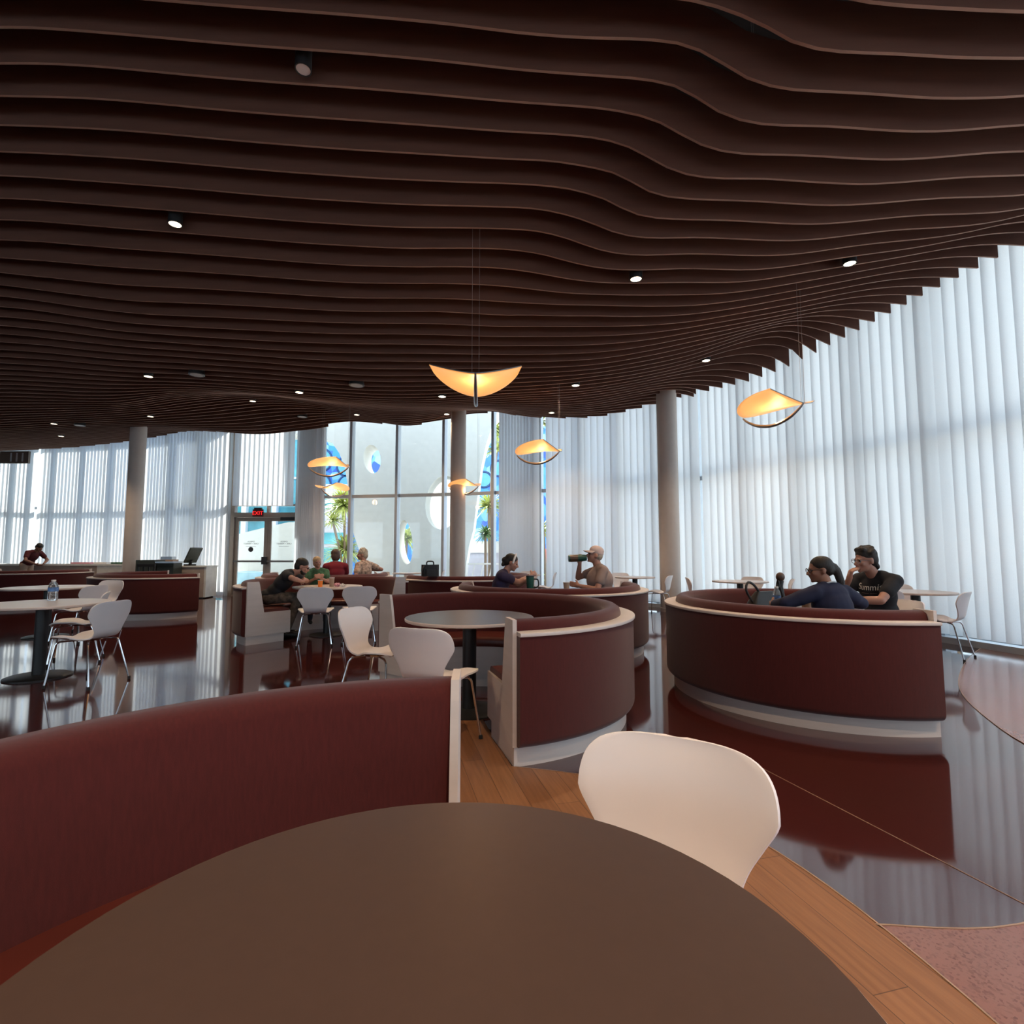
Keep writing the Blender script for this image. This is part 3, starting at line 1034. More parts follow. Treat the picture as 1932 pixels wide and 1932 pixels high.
# white sloping wall outside the doors
poly = px_poly([(440, 1010), (505, 994), (545, 985), (574, 985), (574, 1106), (440, 1106)], 20.5)
w = plate('wall_ramp', poly, [], 20.5, 0.25, M['white'])
tag(w, 'white outside wall with a sloping top behind the exit doors', 'wall', kind='structure')
q = on_level(468, 1112, 0)
pl = thing('round_planter', 'round pale blue planter standing outside the exit door', 'planter', (on_depth(468, 1100, 18.6).x, 18.6, 0))
MB().lathe([(0.30, 0), (0.50, 0.30), (0.56, 0.60), (0.50, 0.60), (0.42, 0.35), (0, 0.30)], 32).build('bowl', mat('planter_blue', (0.34, 0.56, 0.68), 0.5), pl)
MB().lathe([(0, 0.42), (0.46, 0.42)], 24, caps=False).build('soil', M['bark'], pl)


def blades(n, L, wd, up, c=(0, 0, 0), droop=0.5, seed=1):
    rnd = random.Random(seed)
    mb = MB()
    for i in range(n):
        a = rnd.uniform(0, 2 * PI)
        e = rnd.uniform(-0.35, 1.35) if up else rnd.uniform(0.3, 1.3)
        l = L * rnd.uniform(0.65, 1.1)
        d = Vector((math.cos(a) * math.cos(e), math.sin(a) * math.cos(e), math.sin(e)))
        sd = Vector((-math.sin(a), math.cos(a), 0))
        rows = []
        for k in range(5):
            s = k / 4
            p = Vector(c) + d * l * s - Vector((0, 0, droop * l * s * s))
            ww = 1.4 * wd * (1 - s) ** 0.7 * (0.6 + 0.4 * min(1, s * 4))
            rows.append([p - sd * ww, p + Vector((0, 0, ww * 0.5)), p + sd * ww])
        mb.grid(rows)
    return mb


def spiky(px, y, heads, label, m='leaf', seed=3):
    p = on_depth(px, 1060, y)
    r_ = thing('spiky_palm', label, 'plant', (p.x, y, 0), 0, 'spiky plants outside')
    tr = MB()
    fo = MB()
    for i, (hx, hy, L, n) in enumerate(heads):
        q = on_depth(hx, hy, y)
        c = (q.x - p.x, 0.3 * math.sin(i * 2.1), q.z)
        tr.tube(lerp_path([(0.05 * i, 0, 0), (c[0] * 0.4, c[1] * 0.5, c[2] * 0.55), c], 4), 0.05, 8)
        b = blades(n, L, 0.035, True, c, 0.35, seed + i)
        fo.add(b.v, b.f)
    tr.build('trunk', M['bark'], r_)
    fo.build('foliage', M[m], r_, angle=60)


spiky(650, 21.4, [(650, 955, 1.35, 240), (648, 1040, 1.2, 220), (632, 985, 0.8, 60)], 'tall spiky palm in the gap beside the white pierced wall', seed=3)
spiky(690, 24.0, [(682, 1070, 0.5, 60)], 'low spiky plant at the foot of the white pierced wall', seed=9)
spiky(765, 23.2, [(768, 1018, 1.0, 160)], 'spiky palm glimpsed through the low oval hole', seed=13)
spiky(922, 22.3, [(932, 815, 1.2, 200), (922, 955, 1.1, 180), (938, 850, 0.8, 90)], 'yellow-green spiky palm behind the woman with the headband', seed=17)
spiky(916, 20.9, [(916, 1008, 0.7, 90)], 'dark leafy plant low behind the clear window', 'leafd', seed=23)
spiky(1024, 16.6, [(1022, 1000, 0.6, 70), (1024, 1085, 0.5, 60), (1018, 800, 0.6, 60)], 'leafy plant seen in the open strip between two blinds', seed=29)
spiky(1326, 15.5, [(1326, 1000, 0.5, 60), (1327, 1055, 0.5, 60)], 'plant glimpsed in the slit behind the large booth', 'leafd', seed=31)
spiky(1786, 10.0, [(1796, 950, 0.5, 60), (1799, 1090, 0.5, 60), (1775, 600, 0.6, 60)], 'plant glimpsed in the slit beside the last blind', 'leafd', seed=37)
p = on_depth(1022, 1065, 18.6)
um = thing('red_umbrella', 'red canvas umbrella outside the open strip between blinds', 'umbrella', (p.x, 18.6, 0))
MB().tube([(0, 0, 0), (0, 0, 1.5)], 0.025, 8).build('pole', M['white'], um)
MB().lathe([(0.42, 0.55), (0.30, 1.25), (0.02, 1.5)], 8).build('canopy', M['redcan'], um, smooth=False)
# white railing and grey gabled house, seen beside the middle column
rl = thing('white_railing', 'white railing with slanted bars outside the clear window', 'railing', (on_depth(905, 1080, 19.3).x, 19.3, 0))
MB().seg((-0.7, 0, 0.85), (0.75, 0, 0.85), 0.06, 0.06).build('top_rail', M['white'], rl, smooth=False)
MB().seg((-0.7, 0, 0.15), (0.75, 0, 0.15), 0.06, 0.06).build('bottom_rail', M['white'], rl, smooth=False)
for k in range(5):
    MB().seg((-0.65 + 0.32 * k, 0, 0.15), (-0.5 + 0.32 * k, 0, 0.85), 0.045, 0.045).build('bar', M['white'], rl, smooth=False)
hs = thing('grey_house', 'pale grey gabled building beyond the white railing', 'building', (on_depth(905, 1050, 23).x, 23.2, 0))
MB().slab([(-1.0, -0.2), (1.1, -0.2), (1.1, 0.2), (-1.0, 0.2)], 0, 1.25).build('wall', M['greybld'], hs, smooth=False)
MB().add([(-1.1, -0.3, 1.25), (1.2, -0.3, 1.25), (1.2, 0.3, 1.25), (-1.1, 0.3, 1.25), (-0.4, -0.3, 1.75), (1.2, -0.3, 1.75), (1.2, 0.3, 1.75), (-0.4, 0.3, 1.75)],
         [(0, 1, 5, 4), (2, 3, 7, 6), (4, 5, 6, 7), (0, 4, 7, 3), (1, 2, 6, 5), (0, 3, 2, 1)]).build('roof', M['white'], hs, smooth=False)

# ================================================================ booths
def booth(c, a0, a1, label):
    a0, a1 = R(a0), R(a1)
    n = max(24, int(math.degrees(a1 - a0) / 3))
    r_ = thing('curved_booth', label, 'booth', (c[0], c[1], 0), 0, 'round burgundy booths')
    da = 0.028 / 1.2
    MB().sweep(rounded(1.205, 1.30, 0.115, 0.757, 0.05, 5, (0, 1, 0, 0)), a0 + da, a1 - da, n).build('outer_back', M['velvet'], r_, angle=50)
    MB().sweep(rounded(1.19, 1.312, 0.757, 0.780, 0.006, 2), a0 + da, a1 - da, n).build('cap_rail', M['cream'], r_)
    back = []
    for (r, z) in [(1.205, 0.42), (1.205, 0.79), (1.195, 0.825), (1.165, 0.845), (1.125, 0.845), (1.09, 0.828), (1.072, 0.79), (1.05, 0.62), (1.02, 0.42)]:
        back.append((r, z))
    MB().sweep(back, a0 + da, a1 - da, n).build('back_cushion', M['velvet'], r_, angle=60)
    MB().sweep(rounded(0.625, 1.045, 0.375, 0.465, 0.035, 4, (1, 0, 0, 1)), a0 + da, a1 - da, n).build('seat_cushion', M['leather'], r_, angle=50)
    MB().sweep([(0.66, 0.11), (1.21, 0.11), (1.21, 0.376), (0.66, 0.376)], a0 + da, a1 - da, n).build('seat_base', M['cream'], r_)
    MB().sweep([(0.70, 0.0), (1.235, 0.0), (1.235, 0.12), (0.70, 0.12)], a0 + da * 0.4, a1 - da * 0.4, n).build('plinth', M['cream'], r_)
    pf = [(0.61, 0.115), (1.245, 0.115), (1.245, 0.851), (1.085, 0.851), (1.068, 0.79), (1.0, 0.425), (0.61, 0.425)]
    for a, sg in ((a0, 1), (a1, -1)):
        w = 0.026
        vs = []
        for off in (0, w * sg):
            for r, z in pf:
                vs.append((r * math.cos(a) - off * math.sin(a), r * math.sin(a) + off * math.cos(a), z))
        m = len(pf)
        fs = [tuple(range(m)), tuple(range(2 * m - 1, m - 1, -1))] + [(i, (i + 1) % m, m + (i + 1) % m, m + i) for i in range(m)]
        MB().add(vs, fs).build('end_panel', M['cream'], r_, smooth=False)
    return r_


BOOTH = {
 'B1': ((-0.34, 4.38), -74, 139.5, 'burgundy half-round booth with an empty table and two pale chairs'),
 'B2': ((-0.10, 0.62), 93.5, 310, 'burgundy booth wrapped around the big brown table, its end panel edge-on'),
 'B3': ((2.77, 4.93), 62, 277.5, 'large burgundy booth where the couple in dark shirts sits'),
 'B4': ((0.49, 7.18), -197, 17, 'burgundy booth of the woman with headband and the man drinking'),
 'B5': ((-2.83, 8.22), 32, 232.5, 'burgundy booth with white end panel where the man kisses the child'),
 'B6': ((-3.75, 10.78), -190, 20, 'burgundy booth of the red-shirted person, by the exit doors'),
 'B7': ((-0.87, 10.3), -152, 58, 'burgundy booth with a black bag on its rim, before the middle column'),
 'B8': ((-7.2, 11.1), -239, -31, 'empty burgundy booth standing before the counter with the payment terminal'),
 'B9': ((-11.8, 13.1), -195, 15, 'burgundy booth below the maroon-shirted person, with a pale rail'),
}
for kk, (c, a0, a1, lab) in BOOTH.items():
    booth(c, a0, a1, lab)

# ================================================================ tables
def table(label, x, y, r=0.513, top='table', group='round pedestal tables'):
    t_ = thing('pedestal_table', label, 'table', (x, y, 0), 0, group)
    MB().lathe([(0, 0.713), (r - 0.012, 0.713), (r - 0.002, 0.718), (r, 0.726), (r - 0.001, 0.735), (r - 0.005, 0.7395)], 72, caps=False).build('table_edge', M['rim'], t_)
    MB().lathe([(0, 0.7395), (r - 0.005, 0.7395)], 72, caps=False).build('table_top', M[top], t_)
    MB().lathe([(0.055, 0.03), (0.055, 0.69), (0.14, 0.70), (0.14, 0.714)], 28).build('pedestal', M['black'], t_)
    MB().lathe([(0.49 * r, 0.0), (0.49 * r, 0.012), (0.44 * r, 0.022), (0.06, 0.03)], 40).build('base_plate', M['black'], t_)
    return t_


table('big round brown table filling the bottom of the view', -0.10, 0.62)
table('round table set inside the booth with two pale chairs', -0.34, 4.30)
table('round table in the large booth, a black bag lying on it', 2.66, 4.95)
table('round table between the woman with headband and the drinking man', 0.49, 7.15)
table('round table in front of the man kissing the child', -2.83, 8.20, top='tablew')
table('round table before the person in a red shirt', -3.75, 10.78)
table('round table in the booth before the middle column', -0.87, 10.3)
table('round pale table carrying the water bottle, beside four pale chairs', -4.78, 5.45, 0.56, 'tablew')
table('round pale table behind the one with the water bottle', -6.95, 8.0, 0.56, 'tablew')
table('round pale table by the blinds behind the large booth', 4.15, 9.7, 0.48, 'tablew')
table('round pale table beside the last blind, beyond the man in the dark T-shirt', 5.35, 7.08, 0.45, 'tablew')
table('round table by the blinds behind the drinking man', 2.62, 11.35, 0.42, 'tablew')
table('round dark-edged table by the half-drawn blind', 0.25, 12.55, 0.42, 'tablew')
table('small round table by the clear window under the oval holes', -2.65, 13.6, 0.40, 'tablew')

# ================================================================ chairs (front of the chair looks along local +Y)
def smooth01(x):
    x = max(0, min(1, x))
    return x * x * (3 - 2 * x)


def make_chair(label):
    c_ = thing('shell_chair', label, 'chair', (0, 0, 0), 0, 'pale shell chairs')
    side = lerp_path([(0.245, 0.425), (0.20, 0.448), (0.08, 0.442), (-0.04, 0.438), (-0.13, 0.448), (-0.185, 0.490), (-0.205, 0.55), (-0.222, 0.63), (-0.245, 0.72), (-0.262, 0.775), (-0.266, 0.795)]
                     and [(y, z, 0) for y, z in [(0.245, 0.425), (0.20, 0.448), (0.08, 0.442), (-0.04, 0.438), (-0.13, 0.448), (-0.185, 0.490), (-0.205, 0.55), (-0.222, 0.63), (-0.245, 0.72), (-0.262, 0.775), (-0.266, 0.795)]], 5)
    ss = [0]
    for a, b in zip(side, side[1:]):
        ss.append(ss[-1] + (b - a).length)
    T = ss[-1]
    wk = [(0.0, 0.17), (0.035, 0.205), (0.10, 0.232), (0.19, 0.235), (0.27, 0.205), (0.345, 0.162), (0.41, 0.142), (0.48, 0.143), (0.55, 0.162), (0.62, 0.198), (0.67, 0.225), (0.715, 0.235), (0.755, 0.228), (0.785, 0.219), (0.807, 0.198), (T, 0.125)]
    xs_ = [w[0] / 0.83 * T if i < len(wk) - 1 else T for i, w in enumerate(wk)]
    wp = lerp_path([(a, w[1], 0) for a, w in zip(xs_, wk)], 6)
    wx, wy = [q.x for q in wp], [q.y for q in wp]
    rows = []
    NC = 17
    sx_, sz_ = [q.x for q in side], [q.y for q in side]
    s0_ = T - 0.135
    stations = list(np.linspace(0, s0_, 46)) + [s0_ + 0.135 * math.sin(PI / 2 * i / 16) for i in range(1, 17)]
    for s in stations:
        p = Vector((float(np.interp(s, ss, sx_)), float(np.interp(s, ss, sz_)), 0))
        w = float(np.interp(s, wx, wy))
        if s > s0_:
            w = float(np.interp(s0_, wx, wy)) * max(0.0, 1 - min(0.9995, (s - s0_) / 0.135) ** 3.0) ** (1 / 3.0)
        q = s / T
        seat = 1 - smooth01((q - 0.28) / 0.14)
        bk = smooth01((q - 0.45) / 0.2)
        row = []
        for j in range(NC):
            e = -1 + 2 * j / (NC - 1)
            x = e * w
            y, z = p.x, p.y
            z += seat * (0.034 * (x / 0.235) ** 2 * (1 if q > 0.1 else 1) - 0.012 * math.cos(PI * x / 0.12) * (1 - q / 0.3 if q < 0.3 else 0))
            y += bk * 0.050 * (x / 0.235) ** 2
            z += smooth01((q - 0.86) / 0.14) * 0.016 * ((x / 0.2) ** 2 - 0.3)
            row.append((x, y, z))
        rows.append(row)
    mb = MB().grid(rows)
    me = mb.mesh('seat_shell', M['shell'], angle=70)
    sh = put('seat_shell', me, c_)
    so = sh.modifiers.new('thickness', 'SOLIDIFY')
    so.thickness = 0.012
    so.offset = 0
    bv = sh.modifiers.new('edge', 'BEVEL')
    bv.width = 0.003
    bv.segments = 2
    bv.limit_method = 'ANGLE'
    bv.angle_limit = R(50)
    MB().lathe([(0, 0.415), (0.09, 0.415), (0.10, 0.43), (0, 0.43)], 20, caps=False).build('hub_plate', M['chrome'], c_)
    for sx in (-1, 1):
        for fy, ty, py in ((0.06, 0.19, 0.235), (-0.06, -0.13, -0.225)):
            path = [(sx * 0.05, fy * 0.8, 0.418), (sx * 0.135, ty * 0.82, 0.416), (sx * 0.158, ty * 0.96, 0.408), (sx * 0.168, ty + (0.01 if ty > 0 else -0.01), 0.385), (sx * 0.222, py, 0.012)]
            lg = MB().tube(lerp_path(path[:4], 4) + [Vector(path[4])], 0.0085, 8).build('leg', M['chrome'], c_)
            MB().lathe([(0.013, 0.0), (0.014, 0.02), (0.011, 0.03)], 12, c=(sx * 0.222, py, 0)).build('foot_cap', M['rubber'], lg)
    return c_


def face(dx, dy):
    return math.atan2(dy, dx) - PI / 2


CH = [
 (0.285, 1.13, face(-0.47, -0.88), 'pale pink-white shell chair tucked against the big brown table'),
 (-0.50, 3.52, face(0.35, 0.94), 'pale shell chair with its back turned, at the empty booth table'),
 (-1.12, 4.42, face(0.93, -0.30), 'pale shell chair seen side-on, at the open end of the empty booth'),
 (-2.70, 7.36, face(-0.30, 0.95), 'white shell chair behind which the table of the kissing man stands'),
 (-2.16, 7.58, face(-0.26, 0.96), 'white shell chair nearer the empty booth, at the kissing man\'s table'),
 (-4.06, 5.18, face(-1.0, 0.12), 'white shell chair standing clear on the glossy floor, seat towards the bottle table'),
 (-5.02, 6.22, face(-0.85, -0.55), 'tan-lit shell chair just behind the table with the bottle'),
 (-6.15, 7.62, face(-1.0, 0.1), 'white shell chair against the dark side of the empty booth'),
 (-6.75, 8.75, face(-0.1, -1.0), 'tan-lit shell chair whose top shows over the table behind the bottle'),
 (3.52, 9.95, face(0.95, -0.2), 'white shell chair at the slit between two blinds, behind the large booth'),
 (4.72, 9.45, face(-0.9, 0.35), 'white shell chair behind the black bag, its back to the room'),
 (4.45, 10.1, face(-0.75, -0.6), 'white shell chair further behind the black bag, close to the blind'),
 (5.22, 6.48, face(-0.6, 0.8), 'white shell chair alone at the end of the large booth, chrome legs showing'),
 (4.70, 6.86, face(0.35, 0.93), 'tan-lit shell chair with its back to the man in the dark T-shirt'),
 (5.55, 7.66, face(-0.4, -0.9), 'tan-lit shell chair on the blind side of the last round table'),
 (3.62, 5.18, face(-1.0, 0.0), 'tan-lit shell chair on which the man in the dark T-shirt sits'),
 (3.02, 10.95, face(-0.8, 0.5), 'white shell chair behind the drinking man, standing by the column'),
 (2.50, 12.05, face(0.1, -1.0), 'white shell chair over the drinking man\'s shoulder, against the blind'),
 (0.40, 13.2, face(-0.1, -1.0), 'white shell chair by the half-drawn blind, facing the room'),
 (0.78, 12.45, face(-1.0, 0.1), 'white shell chair beside the green tumbler, seen side-on'),
 (-2.0, 13.75, face(-1.0, -0.1), 'white shell chair at the small table below the oval holes, by the black bag'),
 (-3.2, 13.4, face(0.9, 0.3), 'white shell chair at the small table, beside the grey-haired woman'),
]
ch0 = None
for x, y, a, lab in CH:
    if ch0 is None:
        ch0 = make_chair(lab)
        ch0.location = (x, y, 0)
        ch0.rotation_euler = (0, 0, a)
    else:
        dup(ch0, (x, y, 0), a, lab)

# ================================================================ pendant lamps
def make_lamp(label):
    l_ = thing('pendant_lamp', label, 'pendant lamp', (0, 0, 0), 0, 'leaf-shaped pendant lamps')
    rows = []
    NS, NT = 41, 13
    for i in range(NS):
        s = -1 + 2 * i / (NS - 1)
        wdt = max(0.0, 1 - abs(s) ** 2.3) ** 0.5
        row = []
        for j in range(NT):
            t = j / (NT - 1)
            x = 0.475 * s
            y0_ = 0.12 * abs(s) ** 1.6
            y = y0_ + (0.80 - y0_) * t * wdt
            z = 0.125 * abs(s) ** 1.5 + 0.03 * math.sin(PI * t) * wdt
            row.append((x, y, z))
        rows.append(row)
    sh = put('shade', MB().grid(rows).mesh('shade', M['shade'], angle=80), l_)
    so = sh.modifiers.new('thickness', 'SOLIDIFY')
    so.thickness = 0.010
    so.offset = 0
    arm = lerp_path([(0, -0.01, 0.0), (0, 0.05, -0.06), (0, 0.18, -0.145), (0, 0.38, -0.195), (0, 0.58, -0.165), (0, 0.73, -0.085), (0, 0.80, -0.02)], 6)
    MB().tube(arm, [0.009 + 0.012 * math.sin(PI * k / (len(arm) - 1)) for k in range(len(arm))], 8).build('arm', M['steel'], l_)
    MB().tube([(0.47 * q, 0.12 * abs(q) ** 1.6 - 0.004, 0.125 * abs(q) ** 1.5) for q in [-1 + k / 12 for k in range(25)]], 0.006, 6).build('rim_wire', M['steel'], l_)
    return l_


LAMPS = [
 (897, 704, 5.2, 3, 'boat-shaped glowing pendant hanging in the middle, arm pointing at the viewer'),
 (1515, 760, 6.2, 32, 'tilted leaf pendant hanging before the wide blind at the room\'s far corner side'),
 (1055, 851, 9.1, 66, 'glowing teardrop pendant over the woman with the headband'),
 (902, 917, 13.2, 70, 'small glowing teardrop pendant in front of the middle column'),
 (657, 881, 10.8, 93, 'glowing eye-shaped pendant over the kissing man, upper one of the pair'),
 (606, 921, 13.9, -35, 'small glowing pendant just below the eye-shaped one'),
]
lp0 = None
for px, py, y, rz, lab in LAMPS:
    p = on_depth(px, py, y)
    if lp0 is None:
        lp = lp0 = make_lamp(lab)
        lp.location = p
        lp.rotation_euler = (0, 0, R(rz))
    else:
        lp = dup(lp0, p, R(rz), lab)
for o in [q for q in COL.objects if q.name.startswith('pendant_lamp')]:
    for sx in (-0.035, 0.035):
        MB().tube([(sx, 0.0, 0.005), (sx * 1.1, 0.0, 6.1 - o.location.z)], 0.0022, 5).build('suspension_wire', M['rod'], o)
    ld = bpy.data.lights.new('pendant_glow', 'POINT')
    ld.energy = 5
    ld.color = (1.0, 0.55, 0.25)
    ld.shadow_soft_size = 0.08
    lo = bpy.data.objects.new('pendant_glow', ld)
    COL.objects.link(lo)
    lo.parent = o
    lo.location = (0, 0.35, -0.10)

# ================================================================ counters and things on them
cn = thing('service_counter', 'tan counter with a white end panel carrying the payment terminal', 'counter', (-9.6, 14.9, 0), R(4))
MB().box((0.32, 0, 0.445), (1.56, 0.62, 0.83)).build('body', M['counter'], cn, smooth=False)
MB().box((1.12, 0.0, 0.445), (0.05, 0.62, 0.83)).build('end_panel', M['counterw'], cn, smooth=False)
MB().box((0.34, 0, 0.875), (1.64, 0.68, 0.035)).build('worktop', M['counterw'], cn, smooth=False)
MB().box((0.32, 0.02, 0.02), (1.5, 0.56, 0.04)).build('kick_base', M['black'], cn, smooth=False)
cn2 = thing('back_counter', 'long tan counter running before the bluish blind', 'counter', (-14.3, 16.4, 0), R(-2))
MB().box((-1.0, 0, 0.43), (5.6, 0.6, 0.86)).build('body', M['counter'], cn2, smooth=False)
MB().box((2.35, 0, 0.43), (1.1, 0.62, 0.86)).build('end_panel', M['counterw'], cn2, smooth=False)
MB().box((-0.4, 0, 0.885), (7.0, 0.66, 0.05)).build('worktop', M['counterw'], cn2, smooth=False)
bn = thing('waste_cabinet', 'dark waste cabinet standing beside the tan counter', 'cabinet', (-9.5, 14.2, 0), R(4))
MB().box((-0.15, 0, 0.53), (0.46, 0.5, 1.06)).build('body', M['bin'], bn, smooth=False)
MB().box((0.32, 0.04, 0.5), (0.42, 0.42, 0.96)).build('side_unit', M['bin'], bn, smooth=False)
MB().box((0.32, 0.02, 1.0), (0.46, 0.5, 0.04)).build('lid', M['steel'], bn, smooth=False)
tm = thing('payment_terminal', 'payment terminal with a tilted screen on the tan counter', 'terminal', (-9.0, 14.85, 0.894), R(-15))
MB().box((0.0, 0, 0.02), (0.22, 0.2, 0.04)).build('base', M['black'], tm, smooth=False)
MB().tube([(0, 0, 0.03), (0.05, 0, 0.16)], 0.04, 10).build('stem', M['black'], tm)
MB().box((0.10, 0, 0.29), (0.04, 0.40, 0.46), rot=Matrix.Rotation(R(28), 3, 'Y')).build('screen', M['bin'], tm, smooth=False)
pr = thing('receipt_printer', 'boxy receipt printer between waste cabinet and payment terminal', 'printer', (-9.62, 14.8, 0.894), R(4))
MB().slab([(-0.2, -0.14), (0.24, -0.14), (0.24, 0.14), (-0.2, 0.14)], 0, 0.17).build('body', M['kraft'], pr, smooth=False)
MB().box((0.04, 0, 0.21), (0.3, 0.22, 0.08)).build('cover', M['steel'], pr, smooth=False)
hc = thing('dark_armchair', 'dark slatted chair beyond the rim of the empty booth', 'chair', (-9.35, 13.35, 0), R(170))
MB().box((0, 0, 0.45), (0.5, 0.46, 0.05)).build('seat', M['black'], hc, smooth=False)
MB().seg((-0.26, -0.2, 0.93), (0.26, -0.2, 0.93), 0.05, 0.07).build('top_rail', M['black'], hc, smooth=False)
for k in range(4):
    MB().seg((-0.2 + 0.133 * k, -0.2, 0.45), (-0.24 + 0.16 * k, -0.2, 0.92), 0.03, 0.03).build('back_slat', M['black'], hc, smooth=False)
for sx in (-1, 1):
    for sy in (-1, 1):
        MB().seg((sx * 0.22, sy * 0.2, 0.45), (sx * 0.26, sy * 0.22, 0.0), 0.035, 0.035).build('leg', M['black'], hc, smooth=False)
for i, (x, w_, m_) in enumerate([(-13.2, 0.30, 'pinkpaper'), (-12.6, 0.2, 'paper'), (-12.05, 0.22, 'greent')]):
    nm = ['folded_napkins', 'menu_stack', 'green_tray'][i]
    lb = ['pink folded napkins on the long tan counter', 'white menu stack on the long tan counter', 'green tray on the white end of the long counter'][i]
    tag(MB().slab(rounded(-w_, w_, -0.12, 0.12, 0.03), 0.0, 0.05).build(nm, M[m_], loc=(x, 16.35, 0.911)), lb, ['napkins', 'menus', 'tray'][i])
mbd = thing('menu_board', 'dark menu board hanging high beyond the bluish blind', 'sign', on_depth(42, 863, 18.2))
MB().box((-0.25, 0, 0), (1.0, 0.08, 0.42)).build('panel', M['sign_grey'], mbd, smooth=False)
for k in range(3):
    MB().box((0.05 - 0.2 * k, -0.045, 0), (0.05, 0.01, 0.3)).build('panel_divider', M['frame'], mbd, smooth=False)
    
# ================================================================ things on tables
def bottle(label, loc, m='water', h=0.20, r=0.033):
    b_ = thing('water_bottle', label, 'bottle', loc, 0, 'plastic bottles')
    MB().lathe([(r * 0.9, 0), (r, 0.012), (r, h * 0.30), (r * 0.93, h * 0.36), (r, h * 0.42), (r, h * 0.66), (r * 0.8, h * 0.80), (r * 0.42, h * 0.90), (r * 0.40, h * 0.94)], 20).build('body', M[m], b_)
    MB().lathe([(r * 1.02, h * 0.44), (r * 1.02, h * 0.63)], 20, caps=False).build('wrapper', M['label'], b_)
    MB().lathe([(r * 0.47, h * 0.92), (r * 0.47, h * 1.0)], 14).build('lid', M['paper'], b_)
    return b_


def cup(name, label, cat, loc, m, h=0.11, r0=0.028, r1=0.04):
    c_ = thing(name, label, cat, loc)
    MB().lathe([(r0, 0), (r1, h), (r1 - 0.003, h), (r0 - 0.002, 0.006)], 20, caps=True).build('body', M[m], c_)
    MB().lathe([(r1 + 0.002, h - 0.004), (r1 + 0.003, h + 0.004), (r1 - 0.004, h + 0.004)], 20, caps=False).build('rim', M['paper'], c_)
    return c_


TT = 0.7405
bottle('clear water bottle on the pale round table beside four chairs', (on_level(99, 1133, 0.74).x, on_level(99, 1133, 0.74).y, TT), 'water', 0.22, 0.045)
bottle('clear water bottle with blue wrapper in front of the black bag', (2.33, 4.70, TT), 'water', 0.215, 0.034)
bottle('small clear bottle on the table before the red-shirted person', (-3.78, 10.62, TT), 'water', 0.22, 0.035)
cup('paper_cup', 'brown paper cup between the green tumbler and the drinking man', 'cup', (0.70, 6.85, TT), 'kraft', 0.13, 0.03, 0.042)
cup('paper_cup', 'pale kraft cup on the table beside the woman in navy', 'cup', (2.57, 4.66, TT), 'kraft', 0.125, 0.035, 0.05)
cup('drink_cup', 'orange drink in a glass before the child', 'cup', (-2.86, 7.95, TT), 'orange', 0.10, 0.03, 0.036)
cup('drink_cup', 'amber drink in a glass beside the orange one', 'cup', (-2.74, 8.1, TT), 'kraft', 0.13, 0.032, 0.038)
tb = thing('handled_tumbler', 'dark green tumbler with a handle on the table of the headband woman', 'tumbler', (0.235, 6.9, TT))
MB().lathe([(0.036, 0), (0.044, 0.05), (0.052, 0.20)], 24).build('body', M['tumbler'], tb)
MB().lathe([(0.053, 0.20), (0.053, 0.215), (0.03, 0.22)], 24).build('lid', M['black'], tb)
MB().tube(lerp_path([(0.045, 0, 0.17), (0.10, 0, 0.16), (0.105, 0, 0.08), (0.044, 0, 0.06)], 5), 0.009, 8).build('handle', M['black'], tb)
np_ = MB()
rnd = random.Random(5)
def crumple(name, m, loc, r, label, cat, seed):
    bm = bmesh.new()
    bmesh.ops.create_icosphere(bm, subdivisions=3, radius=1)
    rr = random.Random(seed)
    for v in bm.verts:
        d = v.co.normalized()
        k = 0.75 + 0.25 * math.sin(7 * d.x + seed) * math.cos(6 * d.y + 2 * d.z) + rr.uniform(-0.08, 0.08)
        v.co = Vector((d.x * r * k, d.y * r * k, d.z * r * 0.6 * k))
    zmin = min(v.co.z for v in bm.verts)
    for v in bm.verts:
        v.co.z -= zmin
    me = bpy.data.meshes.new(name)
    bm.to_mesh(me)
    bm.free()
    me.materials.append(M[m])
    return tag(put(name, me, None, loc), label, cat)
crumple('crumpled_napkin', 'pinkpaper', (-2.62, 8.0, TT), 0.06, 'crumpled pink napkin on the table before the child', 'napkin', 2)
crumple('crumpled_napkin', 'paper', (-2.52, 7.93, TT), 0.05, 'crumpled white napkin beside the pink one', 'napkin', 5)
tag(MB().slab(rounded(-0.09, 0.09, -0.11, 0.11, 0.012, 2), 0, 0.006).build('paper_tray', M['paper'], loc=(0.02, 7.0, TT)), 'white paper tray under the hand of the headband woman', 'tray')
tag(MB().slab(rounded(-0.08, 0.08, -0.10, 0.10, 0.012, 2), 0, 0.006).build('paper_tray', M['kraft'], loc=(0.52, 6.86, TT)), 'brown paper tray between green tumbler and paper cup', 'tray')
tag(MB().lathe([(0.05, 0), (0.10, 0.012), (0.095, 0.014), (0.0, 0.008)], 28).build('paper_plate', M['paper'], loc=(-3.02, 7.92, TT)), 'white plate before the man kissing the child', 'plate')
tag(MB().slab(rounded(-0.07, 0.07, -0.10, 0.10, 0.01, 2), 0, 0.006).build('paper_napkin', M['paper'], loc=(2.28, 4.78, TT)), 'white paper lying under the black bag straps', 'napkin')
